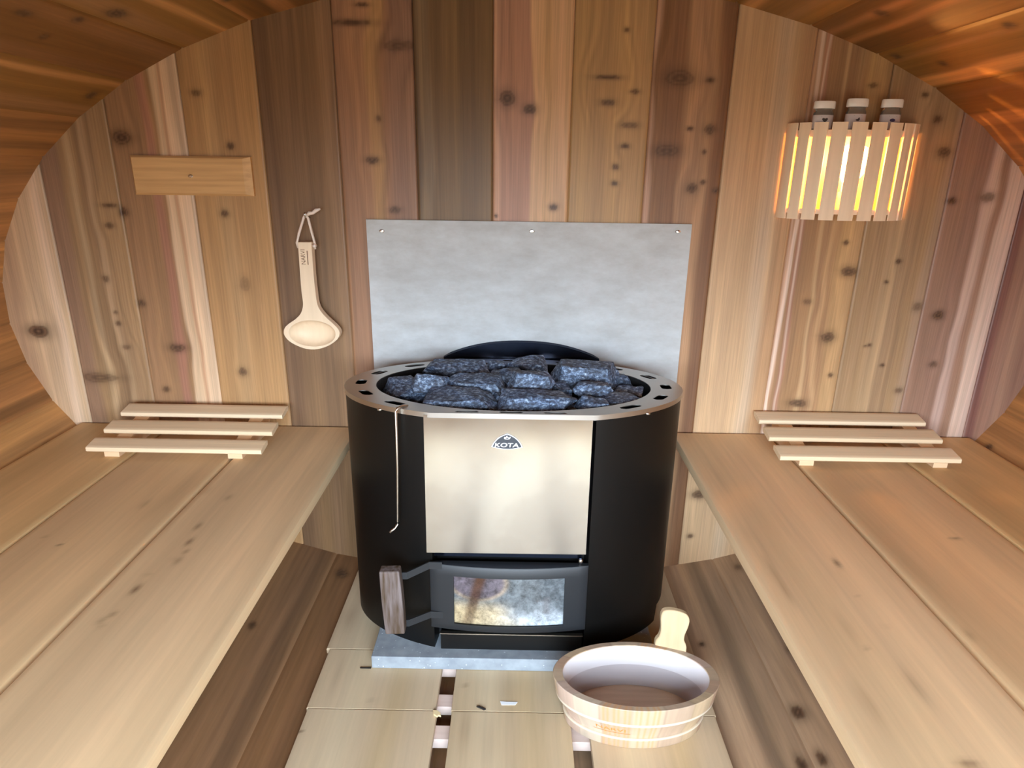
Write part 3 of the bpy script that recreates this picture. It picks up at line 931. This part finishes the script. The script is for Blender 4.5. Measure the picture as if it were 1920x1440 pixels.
# wooden handle on two straps
CHAR = pale_wood('charred_wood', (98, 88, 86), (90, 90, 9), 0.55, .7)
bm = bmesh.new()
hp = [(-.0275, -.017), (.0275, -.017), (.0275, .017), (-.0275, .017)]
rws = []
for j in range(9):
    t = j / 8
    cxh = -.334 + .004 * (0.5 - t) * 2
    rws.append([bm.verts.new((cxh + x * (1 + .06 * math.sin(t * 3.1)), -.602 + y, .147 + .205 * t + .004 * x * 10)) for x, y in hp])
for a, b in zip(rws, rws[1:]):
    for i in range(4): bm.faces.new((a[i], a[(i + 1) % 4], b[(i + 1) % 4], b[i]))
bm.faces.new(rws[0]); bm.faces.new(rws[-1])
o = obj('handle', bm, CHAR, door); bev(o, .004, 3)
tag(o, 'charred grey wooden handle')
for z0, z1 in ((.318, .337), (.160, .172)):
    bm = bmesh.new()
    strip = [(-.300, -.598, z0), (-.312, -.590, z0), (-.235, YF - .012, z1), (-.205, YF - .0125, z1)][1:]
    A = []
    for (x, y, z) in [(-.318, -.5855, z0), (-.296, -.5848, z0)] + [(-.236, YF - .016, z1), (-.200, YF - .0165, z1)]:
        A.append((bm.verts.new((x, y, z - .011)), bm.verts.new((x, y, z + .011))))
    for p, q in zip(A, A[1:]): bm.faces.new((p[0], q[0], q[1], p[1]))
    o = obj('handle_strap', bm, DOORGREY, door); solid(o, .004)
bm = bmesh.new(); lathe(bm, [(.0001, .338), (.004, .338), (.004, .356), (.003, .358), (.0001, .358)], .190, YF - .004, 1.6, 1, 14)
obj('hinge_pin', bm, CHROME, door, True)

# ash drawer
bm = bmesh.new()
box(bm, -.210, .206, YF - .008, YF + .04, ST0 + .001, .100)
dr = obj('ash_drawer', bm, BLACK, stove); bev(dr, .002)
bm = bmesh.new(); box(bm, -.211, .207, YF - .0125, YF + .0, .1005, .1035)
obj('drawer_lip', bm, STEEL, dr)
# heat deflector standing up at the back of the ring
bm = bmesh.new()
pts = []
for i in range(25):
    t = -1 + 2 * i / 24
    pts.append((.016 + .262 * t, .7915 + .054 * (1 - abs(t) ** 2.3)))
yb_ = SCY + SRY + .006
f_ = [bm.verts.new((x, yb_, .785)) for x, z in pts]
t1 = [bm.verts.new((x, yb_, z)) for x, z in pts]
t2 = [bm.verts.new((x, yb_ + .011, z + .0035 if 0 < i < 24 else z)) for i, (x, z) in enumerate(pts)]
for i in range(24):
    bm.faces.new((f_[i], f_[i + 1], t1[i + 1], t1[i])); bm.faces.new((t1[i], t1[i + 1], t2[i + 1], t2[i]))
o = obj('heat_deflector', bm, DARKSTEEL, stove); sharp(o, 30); solid(o, .0018)
tag(o, 'dark steel deflector standing at the back')

# poker hanging from a ring slot
bm = bmesh.new()
px, py = -.316, -.5305
tube(bm, [(px + .028, -.492, .781), (px + .024, -.498, .7925), (px + .012, -.512, .7945), (px + .002, py + .004, .7935), (px, py, .786), (px - .003, py, .62), (px - .008, py - .001, .458), (px - .010, py - .003, .450), (px - .016, py - .010, .440), (px - .030, py - .018, .432)], .0032, 10, 1.0)
o = obj('poker', bm, STEEL, None, True)
tag(o, 'thin steel hooked rod hanging down the left of the black stove from the ring', 'poker')


# ------------------------------------------------------------------ stones
m_, t_, b_ = new_mat('grey_blue_sauna_stone')
tcn = t_.nodes.new('ShaderNodeTexCoord')
oi = t_.nodes.new('ShaderNodeObjectInfo')
va = t_.nodes.new('ShaderNodeVectorMath'); va.operation = 'ADD'
t_.links.new(tcn.outputs['Object'], va.inputs[0])
cmb = t_.nodes.new('ShaderNodeCombineXYZ')
ml = t_.nodes.new('ShaderNodeMath'); ml.operation = 'MULTIPLY'; ml.inputs[1].default_value = 30
t_.links.new(oi.outputs['Random'], ml.inputs[0]); t_.links.new(ml.outputs[0], cmb.inputs[0]); t_.links.new(cmb.outputs[0], va.inputs[1])
mpp = t_.nodes.new('ShaderNodeMapping'); mpp.inputs['Scale'].default_value = (.65, 1, 1)
t_.links.new(va.outputs[0], mpp.inputs[0])
n1 = t_.nodes.new('ShaderNodeTexNoise'); n1.inputs['Scale'].default_value = 125; n1.inputs['Detail'].default_value = 5; n1.inputs['Roughness'].default_value = .72
n2 = t_.nodes.new('ShaderNodeTexNoise'); n2.inputs['Scale'].default_value = 22; n2.inputs['Detail'].default_value = 5
for n in (n1, n2): t_.links.new(mpp.outputs[0], n.inputs['Vector'])
r1 = t_.nodes.new('ShaderNodeValToRGB')
els = r1.color_ramp.elements
els[0].position = .36; els[0].color = (*lin((38, 46, 62)), 1)
els[1].position = .68; els[1].color = (*lin((204, 228, 250)), 1)
e_ = els.new(.48); e_.color = (*lin((72, 88, 114)), 1)
e_ = els.new(.57); e_.color = (*lin((120, 146, 180)), 1)
t_.links.new(n1.outputs['Fac'], r1.inputs[0])
mx_ = t_.nodes.new('ShaderNodeMix'); mx_.data_type = 'RGBA'; mx_.blend_type = 'MULTIPLY'; mx_.inputs[0].default_value = 1
r2 = t_.nodes.new('ShaderNodeValToRGB'); r2.color_ramp.elements[0].position = .35; r2.color_ramp.elements[0].color = (.62, .55, .50, 1); r2.color_ramp.elements[1].position = .65
t_.links.new(n2.outputs['Fac'], r2.inputs[0])
t_.links.new(r1.outputs[0], mx_.inputs[6]); t_.links.new(r2.outputs[0], mx_.inputs[7])
t_.links.new(mx_.outputs[2], b_.inputs['Base Color'])
b_.inputs['Roughness'].default_value = .6
bp = t_.nodes.new('ShaderNodeBump'); bp.inputs['Strength'].default_value = .6; bp.inputs['Distance'].default_value = .003
t_.links.new(n1.outputs['Fac'], bp.inputs['Height']); t_.links.new(bp.outputs[0], b_.inputs['Normal'])
STONE = m_


def stone(label, x, y, z, w, d, h, seed, rot=0.0, tilt=0.0, roll=0.0, group=None):
    r = random.Random(seed)
    bm = bmesh.new()
    pts = []
    for sx in (-1, 1):
        for sy in (-1, 1):
            for sz in (-1, 1):
                k = .82 if sz > 0 else 1.0
                pts.append((sx * r.uniform(.5, 1.0) * k, sy * r.uniform(.5, 1.0) * k, sz * r.uniform(.55, 1.0)))
    for _ in range(6):
        v = Vector((r.gauss(0, 1), r.gauss(0, 1), r.gauss(0, 1) * .6)).normalized()
        pts.append(tuple(v * r.uniform(.95, 1.08)))
    R = Matrix.Rotation(rot, 3, 'Z') @ Matrix.Rotation(tilt, 3, 'X') @ Matrix.Rotation(roll, 3, 'Y')
    for p in pts:
        q = R @ Vector((p[0] * w / SX / 2, p[1] * d / 2, p[2] * h / 2))
        bm.verts.new((q.x * SX, q.y, q.z))
    res = bmesh.ops.convex_hull(bm, input=bm.verts)
    bmesh.ops.delete(bm, geom=[g for g in res['geom_interior'] if isinstance(g, bmesh.types.BMVert)], context='VERTS')
    bmesh.ops.dissolve_limit(bm, angle_limit=math.radians(6), verts=bm.verts, edges=bm.edges)
    bmesh.ops.bevel(bm, geom=bm.edges[:], offset=.0018, segments=1, affect='EDGES', clamp_overlap=True)
    bmesh.ops.triangulate(bm, faces=bm.faces)
    for _ in range(3):
        lng = [e for e in bm.edges if e.calc_length() > .011]
        if lng: bmesh.ops.subdivide_edges(bm, edges=lng, cuts=1)
        bmesh.ops.triangulate(bm, faces=[f for f in bm.faces if len(f.verts) > 3])
    bm.normal_update()
    off = Vector((seed * 3.1, seed * 1.7, 0))
    disp = {v: v.normal * (mnoise.noise(v.co * 38 + off) * .0038 + mnoise.noise(v.co * 110 + off) * .0020) for v in bm.verts}
    for v, dd in disp.items(): v.co += dd
    o = obj('sauna_stone', bm, STONE)
    sharp(o, 24)
    o.location = (x, y, z)
    return tag(o, label, 'stone', group)


G = 'stones heaped on the stove'
S_ = [
    ('largest flat grey stone of the stove heap, at the front left beside the steel ring', -.172, -.418, .780, .262, .138, .046, 3, .05, .10, 0),
    ('long broad grey stone at the front middle of the stove heap, above the badge', .046, -.436, .786, .262, .115, .054, 12, .02, .12, .03),
    ('pale flecked stone with a pointed left end, perched at the left of the stove heap', -.248, -.352, .806, .135, .055, .062, 21, -.1, -.1, .1),
    ('blocky pale stone sitting right in the middle of the stove heap', .040, -.356, .815, .145, .062, .064, 33, .05, -.1, 0),
    ('long dark stone at the back left of the stove heap, before the deflector', -.180, -.196, .800, .225, .085, .058, 41, .08, .15, 0),
    ('peaked stone at the back middle of the stove heap, in front of the deflector', .043, -.168, .803, .150, .085, .068, 52, .0, .2, 0),
    ('big pale block with a brown top, highest at the back right of the stove heap', .210, -.250, .806, .235, .120, .086, 63, -.06, .12, .0),
    ('small pale wedge stone lying below the big block on the right of the heap', .222, -.352, .797, .120, .060, .040, 77, .05, .1, .05),
    ('small pyramid-shaped stone at the front right of the stove heap by the ring', .208, -.442, .778, .088, .060, .054, 84, .2, .2, .3),
    ('dark-topped flat stone at the right front of the heap against the ring', .288, -.384, .772, .130, .090, .046, 95, .45, .1, .1),
    ('grey stone at the far right edge of the stove heap, nearest the ring', .336, -.300, .764, .110, .074, .046, 103, -.3, .1, .1),
    ('rough pale stone filling the left edge of the stove heap', -.320, -.325, .770, .132, .140, .058, 114, .3, .15, -.2),
    ('broad dark speckled stone in the left middle of the stove heap', -.108, -.315, .792, .205, .110, .062, 125, -.1, .12, 0),
    ('grey stone between the long back left stone and the peaked one', -.030, -.235, .790, .120, .075, .060, 136, .2, .1, 0),
    ('small pale stone tucked beside the peak of the long back left stone', -.064, -.158, .797, .075, .050, .052, 149, .5, .1, .2),
    ('dark stone in the gap left of the long front middle stone', -.034, -.378, .764, .080, .062, .046, 151, .1, 0, .1),
    ('dark stone between the middle block and the big right block', .122, -.316, .776, .080, .072, .050, 162, .3, .15, .1),
    ('small dark stone at the right end of the big back right block', .322, -.208, .780, .068, .055, .045, 173, .2, 0, 0),
]
for i, a in enumerate(S_):
    stone(a[0], *a[1:], group=G)
low = [(-.27, -.43), (-.30, -.25), (-.21, -.27), (-.02, -.45), (.12, -.44), (.26, -.44), (.27, -.30), (.10, -.20), (-.10, -.20), (.28, -.20), (0, -.30), (-.12, -.42), (.0, -.14), (.13, -.37), (-.20, -.34)]
low = [q for i, q in enumerate(low) if i not in (0, 4)]
for i, (x, y) in enumerate(low):
    stone('dark grey stone wedged low between the bigger stones of the stove heap', SCX + (x - SCX) * .92, SCY + (y - SCY) * .86, .729, .105, .078, .058, 200 + i * 7, i * .7, .1, .1, group='low stones under the stove heap')


# ------------------------------------------------------------------ board on the wall
t = empty('wall_board', (-1.02, -.001, 1.36), 'plain tan wooden board with bevelled edges screwed high on the left wall', 'board')
bm = bmesh.new()
x0, x1, z0, z1, bx_, bz_ = -1.208, -.834, 1.304, 1.421, .024, .006
v = [bm.verts.new(p) for p in ((x0, 0, z0), (x1, 0, z0), (x1, 0, z1), (x0, 0, z1), (x0, -.012, z0), (x1, -.012, z0), (x1, -.012, z1), (x0, -.012, z1), (x0 + .006, -.019, z0 + bz_), (x1 - bx_, -.019, z0 + bz_), (x1 - bx_, -.019, z1 - bz_), (x0 + .006, -.019, z1 - bz_))]
for f in ((0, 3, 2, 1), (0, 1, 5, 4), (1, 2, 6, 5), (2, 3, 7, 6), (3, 0, 4, 7), (4, 5, 9, 8), (5, 6, 10, 9), (6, 7, 11, 10), (7, 4, 8, 11), (8, 9, 10, 11)):
    bm.faces.new([v[i] for i in f])
obj('board', bm, BOARD_WOOD, t)
bm = bmesh.new()
lathe(bm, [(.0001, 0), (.0048, 0), (.0052, -.0012), (.0035, -.0028), (.0001, -.0032)], 0, 0, 1.5, 1.0, 14)
for v in bm.verts: v.co = Vector((-1.024 + v.co.x, -.019 + v.co.z, 1.362 + v.co.y))
obj('screw', bm, CHROME, t)

# ------------------------------------------------------------------ ladle on its hook
LADLE = [(-0.6961, 1.1677), (-0.6533, 1.1683), (-0.6548, 1.0681), (-0.6533, 1.007), (-0.6506, 0.9698), (-0.6409, 0.947), (-0.622, 0.9242), (-0.6007, 0.9034), (-0.5873, 0.8866), (-0.5851, 0.8717), (-0.5938, 0.8544), (-0.616, 0.8368), (-0.6421, 0.8247), (-0.6721, 0.8181), (-0.7014, 0.8202), (-0.7299, 0.8306), (-0.7537, 0.8453), (-0.7668, 0.8623), (-0.7691, 0.8773), (-0.7626, 0.8923), (-0.7481, 0.9053), (-0.7259, 0.9204), (-0.7086, 0.9375), (-0.6999, 0.9565), (-0.6968, 0.9774), (-0.6985, 1.0145), (-0.6977, 1.0875)]


def smooth_loop(pts, hold=(0, 1)):
    out = []
    n = len(pts)
    for i in range(n):
        p0, p1, p2, p3 = (Vector(pts[(i + k - 1) % n]) for k in range(4))
        if i in hold or (i + 1) % n in hold:
            out.append(tuple(p1)); out.append(tuple((p1 + p2) / 2)); continue
        for t in (0, .33, .66):
            out.append(tuple(.5 * ((2 * p1) + (p2 - p0) * t + (2 * p0 - 5 * p1 + 4 * p2 - p3) * t * t + (3 * p1 - p0 - 3 * p2 + p3) * t ** 3)))
    return out


LO = smooth_loop(LADLE)
t = empty('sauna_ladle', (-.675, -.03, .82), 'pale wooden ladle with an oval bowl hanging by a white cord on the wall', 'ladle')
YL, TH = -.052, .022
bcx, bcz, bra, brb = -.6755, .8725, .0775, .0445
n = 48
ell = [(bcx + bra * math.cos(2 * math.pi * i / n), bcz + brb * math.sin(2 * math.pi * i / n)) for i in range(n)]
bm = bmesh.new()
holed(bm, LO, [ell], lambda p: (p[0], YL, p[1]))
rows = [[bm.verts.new((p[0], YL, p[1])) for p in ell]]
for k, dp in ((.965, .004), (.88, .013), (.74, .021), (.5, .027), (.25, .0295), (.02, .030)):
    rows.append([bm.verts.new((bcx + (p[0] - bcx) * k, YL + dp, bcz + (p[1] - bcz) * k)) for p in ell])
for a, b in zip(rows, rows[1:]):
    for i in range(n): bm.faces.new((a[i], a[(i + 1) % n], b[(i + 1) % n], b[i]))
bm.faces.new(rows[-1])
fr = [bm.verts.new((p[0], YL, p[1])) for p in LO]
bk = [bm.verts.new((p[0] + .002, YL + TH, p[1] + .001)) for p in LO]
for i in range(len(LO)):
    j = (i + 1) % len(LO)
    bm.faces.new((fr[i], fr[j], bk[j], bk[i]))
holed(bm, [(p[0] + .002, p[1] + .001) for p in LO], [ell], lambda p: (p[0], YL + TH, p[1]))
rows = [[bm.verts.new((p[0], YL + TH, p[1])) for p in ell]]
for k, dp in ((.95, .005), (.8, .012), (.5, .016), (.02, .018)):
    rows.append([bm.verts.new((bcx + (p[0] - bcx) * k, YL + TH + dp, bcz + (p[1] - bcz) * k)) for p in ell])
for a, b in zip(rows, rows[1:]):
    for i in range(n): bm.faces.new((a[i], a[(i + 1) % n], b[(i + 1) % n], b[i]))
bm.faces.new(rows[-1])
bmesh.ops.remove_doubles(bm, verts=bm.verts, dist=1e-5)
body = obj('ladle_body', bm, LADLE_WOOD, t); sharp(body, 40)
me = text_mesh('NARVI', lambda u, v: Vector((-.6835 - v, YL - .0006, 1.122 + u)), .046, .0, 0, .0135)
link('lettering', me, INK, body)
bm = bmesh.new(); box(bm, -.6705, -.6680, YL - .0007, YL - .0001, 1.098, 1.142)
obj('lettering_rule', bm, INK, body)
bm = bmesh.new()
hk = Vector((-.667, -.040, 1.250))
tube(bm, [(-.7005, YL + .012, 1.150), (-.7015, YL + .006, 1.165), (-.692, -.047, 1.195), (-.674, -.043, 1.243), hk + Vector((0, -.004, .004)), (-.660, -.043, 1.241), (-.650, -.047, 1.195), (-.6445, YL + .006, 1.163), (-.6475, YL + .012, 1.147)], .0042, 8)
cord = obj('cord', bm, CORD, t, True)
bm = bmesh.new()
tube(bm, [(-.652, YL + .004, 1.156), (-.6445, YL - .002, 1.158), (-.641, YL + .012, 1.157)], [.004, .007, .003], 10)
obj('cord_knot', bm, CORD, cord, True)
bm = bmesh.new()
tube(bm, [(-.664, -.045, 1.249), (-.654, -.046, 1.257), (-.643, -.047, 1.258), (-.632, -.048, 1.266), (-.618, -.048, 1.2705)], [.003, .0062, .0055, .0062, .003], 10)
obj('cord_knot', bm, CORD, cord, True)
bm = bmesh.new()
tube(bm, [(-.668, .0, 1.240), (-.668, -.030, 1.240), (-.668, -.044, 1.243), (-.668, -.049, 1.252), (-.668, -.046, 1.258)], .0026, 8)
o = obj('wall_hook', bm, CHROME, None, True)
tag(o, 'small metal hook in the wall holding the white ladle cord', 'hook')

# ------------------------------------------------------------------ lamp
LX, LA, LB = 1.0055, .196, .116
lamp = empty('wall_lamp', (LX, 0, 1.40), 'glowing wall lamp with a curved shade of pale upright slats', 'lamp')
def lp(a, k=1.0): return LX + LA * k * math.cos(math.radians(a)), -LB * k * math.sin(math.radians(a))
NS = 10
for i in range(NS):
    a0 = 173 - 16.6 * i - 1.8 if i else 178.6
    a1 = 173 - 16.6 * (i + 1) + 1.8 if i < NS - 1 else 3.2
    bm = bmesh.new()
    m = 6
    ring_o = [lp(a0 + (a1 - a0) * j / m) for j in range(m + 1)]
    ring_i = [lp(a0 + (a1 - a0) * j / m, .972) for j in range(m + 1)]
    poly = ring_o + ring_i[::-1]
    prism(bm, poly, 'z', 1.2625, 1.5385)
    o = obj('shade_slat', bm, SHADE_WOOD, lamp); sharp(o, 40)
for z0, z1, k in ((1.280, 1.2945, .971), (1.4985, 1.518, .971)):
    bm = bmesh.new()
    poly = [lp(173 - 166 * j / 40, k) for j in range(41)] + [lp(7 + 166 * j / 40, k - .035) for j in range(41)]
    prism(bm, poly, 'z', z0, z1)
    obj('shade_rail', bm, SHADE_WOOD, lamp)
bm = bmesh.new()
prism(bm, [lp(180 - 180 * j / 40, .933) for j in range(41)], 'z', 1.506, 1.517)
obj('shade_top', bm, SHADE_WOOD, lamp)
bm = bmesh.new()
prism(bm, [lp(180 - 180 * j / 40, .933) for j in range(41)], 'z', 1.281, 1.287)
obj('shade_bottom', bm, SHADE_WOOD, lamp)
m_, t_, b_ = new_mat('glowing_bulb')
b_.inputs['Base Color'].default_value = (1, .8, .5, 1)
b_.inputs['Emission Color'].default_value = (1.0, .47, .13, 1)
b_.inputs['Emission Strength'].default_value = BULB
b_.inputs['Alpha'].default_value = .45
ld = bpy.data.lights.new('filament', 'POINT')
ld.energy = FILAMENT; ld.color = (1.0, .44, .11); ld.shadow_soft_size = .007
lo_ = bpy.data.objects.new('filament', ld); lo_.location = (LX - .004, -.052, 1.435)
col.objects.link(lo_); lo_.parent = lamp; lo_.matrix_parent_inverse = Matrix.Translation(lamp.location).inverted()
bm = bmesh.new()
lathe(bm, [(.0001, 1.482), (.012, 1.479), (.024, 1.470), (.0325, 1.453), (.034, 1.438), (.031, 1.420), (.023, 1.398), (.015, 1.380), (.0125, 1.372)], LX - .004, -.052, 1.7, 1, 32)
obj('bulb', bm, m_, lamp, True)
bm = bmesh.new()
lathe(bm, [(.0125, 1.374), (.014, 1.372), (.014, 1.345), (.019, 1.343), (.019, 1.2872), (.0001, 1.2872)], LX - .004, -.052, 1.5, 1, 32)
obj('bulb_socket', bm, simple('white_socket', (225, 215, 200), .5), lamp, True)

# ------------------------------------------------------------------ jars on the lamp
m_, t_, b_ = new_mat('clear_jar')
b_.inputs['Base Color'].default_value = (.85, .9, .82, 1)
b_.inputs['Roughness'].default_value = .05
b_.inputs['Transmission Weight'].default_value = .85
b_.inputs['IOR'].default_value = 1.3
JAR = m_


def jar(label, x, y, h, mark):
    zb = 1.5175
    t = empty('jar', (x, y, zb), label, 'jar', 'white-capped jars on the lamp')
    bm = bmesh.new()
    r = .0165
    lathe(bm, [(.0001, zb), (r, zb), (r, zb + h * .52), (r * .97, zb + h * .60), (r * .86, zb + h * .66), (r * .86, zb + h * .74), (.0001, zb + h * .74)], x, y, SX, 1, 40)
    o = obj('jar_body', bm, JAR, t); sharp(o, 40)
    bm = bmesh.new()
    lathe(bm, [(r * 1.012, zb + .004), (r * 1.02, zb + .0042), (r * 1.02, zb + h * .52), (r * 1.012, zb + h * .522)], x, y, SX, 1, 40)
    lb = obj('jar_label', bm, PAPER, t, True)
    # print on the label
    def wrap(u, z):
        a = -math.pi / 2 + u / (r * SX)
        return (x + r * 1.03 * SX * math.cos(a), y + r * 1.03 * math.sin(a), z)
    bm = bmesh.new()
    holed(bm, [(-.011, zb + h * .455), (.011, zb + h * .455), (.011, zb + h * .468), (-.011, zb + h * .468)], [], lambda p: wrap(*p))
    if mark == 'heart':
        pts = [(0, -.009), (.006, -.004), (.0085, .0), (.007, .003), (.003, .003), (0, .0015), (-.003, .003), (-.007, .003), (-.0085, .0), (-.006, -.004)]
    elif mark == 'leaf':
        pts = [(-.006, -.003), (.0, -.001), (.003, .003), (.005, .002), (.006, -.004), (.002, -.007), (-.004, -.006)]
    else:
        pts = [(.008 * math.cos(i * .5236), .0045 * math.sin(i * .5236) - .003) for i in range(12)]
    holed(bm, [(u, zb + h * .375 + v) for u, v in pts], [], lambda p: wrap(*p))
    obj('label_print', bm, PRINT if mark == 'round' else PRINTD, lb)
    bm = bmesh.new()
    lathe(bm, [(.0001, zb + h * .745), (r * 1.06, zb + h * .745), (r * 1.08, zb + h * .76), (r * 1.06, zb + h * .96), (r * 1.0, zb + h), (.0001, zb + h)], x, y, SX, 1, 40)
    o = obj('jar_cap', bm, CAP, t); sharp(o, 40)
    return t


jar('white-capped glass jar on the lamp with a heart on its label, first from the stove', .889, -.060, .079, 'heart')
jar('white-capped glass jar on the lamp, the middle one of three', .980, -.068, .086, 'leaf')
jar('white-capped glass jar with a purple label mark, nearest the lamp\'s outer edge', 1.084, -.062, .086, 'round')

# ------------------------------------------------------------------ bucket
BXC, BYC, BR, BH, BK = .327, -.746, .1238, .1405, .845
bucket = empty('sauna_bucket', (BXC, BYC, 0), 'round pale wooden bucket with one upright handle standing on the floor boards', 'bucket')


def staves_mesh():
    prof = [(BK * .99, .0008), (BK, .003), (BK * 1.015, .026), (BK * 1.022, .030), (BK * 1.017, .0335), (BK * .985, .0345), (BK * .985, .036), (.925, .0800), (.930, .0815), (.955, .0825), (.960, .086), (.9585, .089), (.962, .092), (1.0, .1385), (.992, BH), (.885, BH), (.878, .138)]
    n = 240
    P = np.array(prof)
    ang = np.linspace(0, 2 * np.pi, n + 1)
    I, A = np.meshgrid(np.arange(len(prof)), ang, indexing='ij')
    R = P[I, 0] * BR; Z = P[I, 1]
    V = np.stack([BXC + SX * R * np.cos(A), BYC + R * np.sin(A), Z], -1)
    ns = 16
    s = (A / (2 * np.pi) * ns + .35)
    si = np.floor(s).astype(int) % ns
    base = [(192, 166, 138), (186, 160, 136), (196, 176, 154), (184, 152, 126), (194, 172, 146), (190, 164, 146), (192, 166, 134), (186, 158, 134)]
    c = np.empty(V.shape)
    for k in range(ns):
        m = si == k
        c[m] = lin(base[(k * 5) % 8])
    g = fbm(A * 22, Z * 5 + si * 3.1, 77) - .5
    c *= (1 + .22 * g)[..., None]
    strong = sstep(.05, .22, np.sin(A * 95 + 3 * vn(A * 9, Z * 9, 3)) * .5 * (np.isin(si, (11, 12, 3))))
    c += (np.array(lin((206, 152, 92))) - c) * (strong * .6)[..., None]
    seam = np.exp(-((s - np.round(s)) / .02) ** 2)
    c *= (1 - .28 * seam)[..., None]
    c[(I >= 3) & (I <= 4)] = lin((216, 200, 176)); c[(I >= 8) & (I <= 11)] = lin((216, 200, 178))
    top = (I >= 14) & (I <= 15)
    c[top] *= .80
    me = grid_mesh('bucket_staves', V); set_col(me, np.clip(c, 0, .95))
    bm = bmesh.new(); bm.from_mesh(me)
    bmesh.ops.remove_doubles(bm, verts=bm.verts, dist=1e-6); bmesh.ops.recalc_face_normals(bm, faces=bm.faces)
    bm.to_mesh(me); bm.free()
    return me


BUCKET_WOOD = wood_attr('pale_pine_staves', (40, 70, 6), rough=.5, fine=.06, bump=.05)
st_o = link('bucket_staves', staves_mesh(), BUCKET_WOOD, bucket); sharp(st_o, 30)
bm = bmesh.new()
lathe(bm, [(.882, .1385), (.872, .1375), (.80, .016), (.795, .0135)], BXC, BYC, SX * BR, BR, 120)
o = obj('bucket_liner', bm, LINER, bucket, True); solid(o, .0015, 1)
tag(o, 'white plastic liner')
bm = bmesh.new()
lathe(bm, [(.0001, .0075), (.80, .0075), (.80, .0125), (.0001, .0125)], BXC, BYC, SX * BR, BR, 96)
obj('bucket_bottom', bm, pale_wood('bucket_bottom_wood', (238, 214, 186), (5, 60, 60), .1), bucket)
# handle: one stave carried up into a paddle
hx, hy = .4415, BYC + BR * .885
ho = [(-.042, -.045), (-.041, .0), (-.034, .016), (-.031, .036), (-.033, .056), (-.0355, .074), (-.034, .090), (-.026, .100), (-.010, .1045), (.010, .1045), (.028, .100), (.036, .089), (.0375, .074), (.035, .056), (.031, .038), (.032, .020), (.040, .002), (.042, -.045)]
ho = smooth_loop(ho, (0, 17))
bm = bmesh.new()
prism(bm, [(hx + x, .150 + z) for x, z in ho], 'y', -.009, .009)
yaw = math.radians(-22)
for v in bm.verts:
    dx = (v.co.x - hx); y = v.co.y
    lean = (v.co.z - .15) * .10
    v.co.x = hx + dx + lean * .6
    v.co.y = hy + y + dx * math.tan(yaw) * .75 + lean
o = obj('bucket_handle', bm, HANDLE_WOOD, bucket); bev(o, .003, 2); sharp(o, 40)
# branded lettering on the front
def on_bucket(a_deg, z, lift=.0006):
    k = (.985 * BK + (z - .036) / .044 * (.925 - .985 * BK))
    a = math.radians(a_deg)
    return Vector((BXC + SX * (BR * k + lift) * math.cos(a), BYC + (BR * k + lift) * math.sin(a), z))
me = text_mesh('NARVI', lambda u, v: on_bucket(247 + u / .0024, .0605 + v - u * .02), .056, .0, 0, .0115)
link('lettering', me, ORANGE, st_o)
bm = bmesh.new()
A_ = []
for i in range(13):
    a = 232.5 + 30 * i / 12
    A_.append((bm.verts.new(on_bucket(a, .0485 - i * .0001, .0007)), bm.verts.new(on_bucket(a, .0500 - i * .0001, .0007))))
for p, q in zip(A_, A_[1:]): bm.faces.new((p[0], q[0], q[1], p[1]))
obj('lettering_rule', bm, ORANGE, st_o)
# water
m_, t_, b_ = new_mat('still_water')
t_.nodes.remove(b_)
out = t_.nodes['Material Output']
mx = t_.nodes.new('ShaderNodeMixShader'); tr = t_.nodes.new('ShaderNodeBsdfTransparent'); gl = t_.nodes.new('ShaderNodeBsdfGlossy')
fr_ = t_.nodes.new('ShaderNodeFresnel'); fr_.inputs[0].default_value = 1.33
tr.inputs[0].default_value = (.93, .92, .92, 1)
gl.inputs['Roughness'].default_value = .02
geo = t_.nodes.new('ShaderNodeNewGeometry'); inv = t_.nodes.new('ShaderNodeMath'); inv.operation = 'SUBTRACT'; inv.inputs[0].default_value = 1.0
mu = t_.nodes.new('ShaderNodeMath'); mu.operation = 'MULTIPLY'
t_.links.new(geo.outputs['Backfacing'], inv.inputs[1]); t_.links.new(fr_.outputs[0], mu.inputs[0]); t_.links.new(inv.outputs[0], mu.inputs[1])
t_.links.new(mu.outputs[0], mx.inputs[0]); t_.links.new(tr.outputs[0], mx.inputs[1]); t_.links.new(gl.outputs[0], mx.inputs[2])
t_.links.new(mx.outputs[0], out.inputs[0])
bm = bmesh.new()
lathe(bm, [(.0001, .0815), (.83, .0815), (.79, .0135), (.0001, .0135)], BXC, BYC, SX * BR, BR, 96)
o = obj('bucket_water', bm, m_, None)
tag(o, 'clear still water filling the lower half of the wooden bucket', 'water')

# ------------------------------------------------------------------ scraps on the floor
bm = bmesh.new(); prism(bm, [(-.030, -.704), (-.012, -.706), (.018, -.706), (.012, -.716), (-.026, -.717)], 'z', .0004, .0016)
tag(obj('paper_scrap', bm, CHIPW), 'small white scrap of paper lying on the floor in front of the slab', 'scrap')
bm = bmesh.new(); prism(bm, [(-.094, -.726), (-.086, -.724), (-.068, -.7335), (-.073, -.7365)], 'z', .0004, .004)
tag(obj('charcoal_fleck', bm, CHIPD), 'small dark charcoal fleck on the floor boards before the white paper scrap', 'fleck')
bm = bmesh.new()
rr = random.Random(4)
prism(bm, [(-.2105, -.744), (-.199, -.7445), (-.190, -.752), (-.187, -.762), (-.194, -.760), (-.197, -.764), (-.2075, -.756)], 'z', .0004, .006)
tag(obj('wood_splinter', bm, SPLINT), 'pale broken wood splinter at the corner of the front left floor board', 'splinter')
bm = bmesh.new(); prism(bm, [(-.445, -.5878), (-.412, -.5865), (-.4125, -.5905), (-.443, -.5905)], 'z', .0004, .003)
tag(obj('twig', bm, CHIPD), 'tiny dark twig on the floor at the left corner of the grey slab', 'twig')
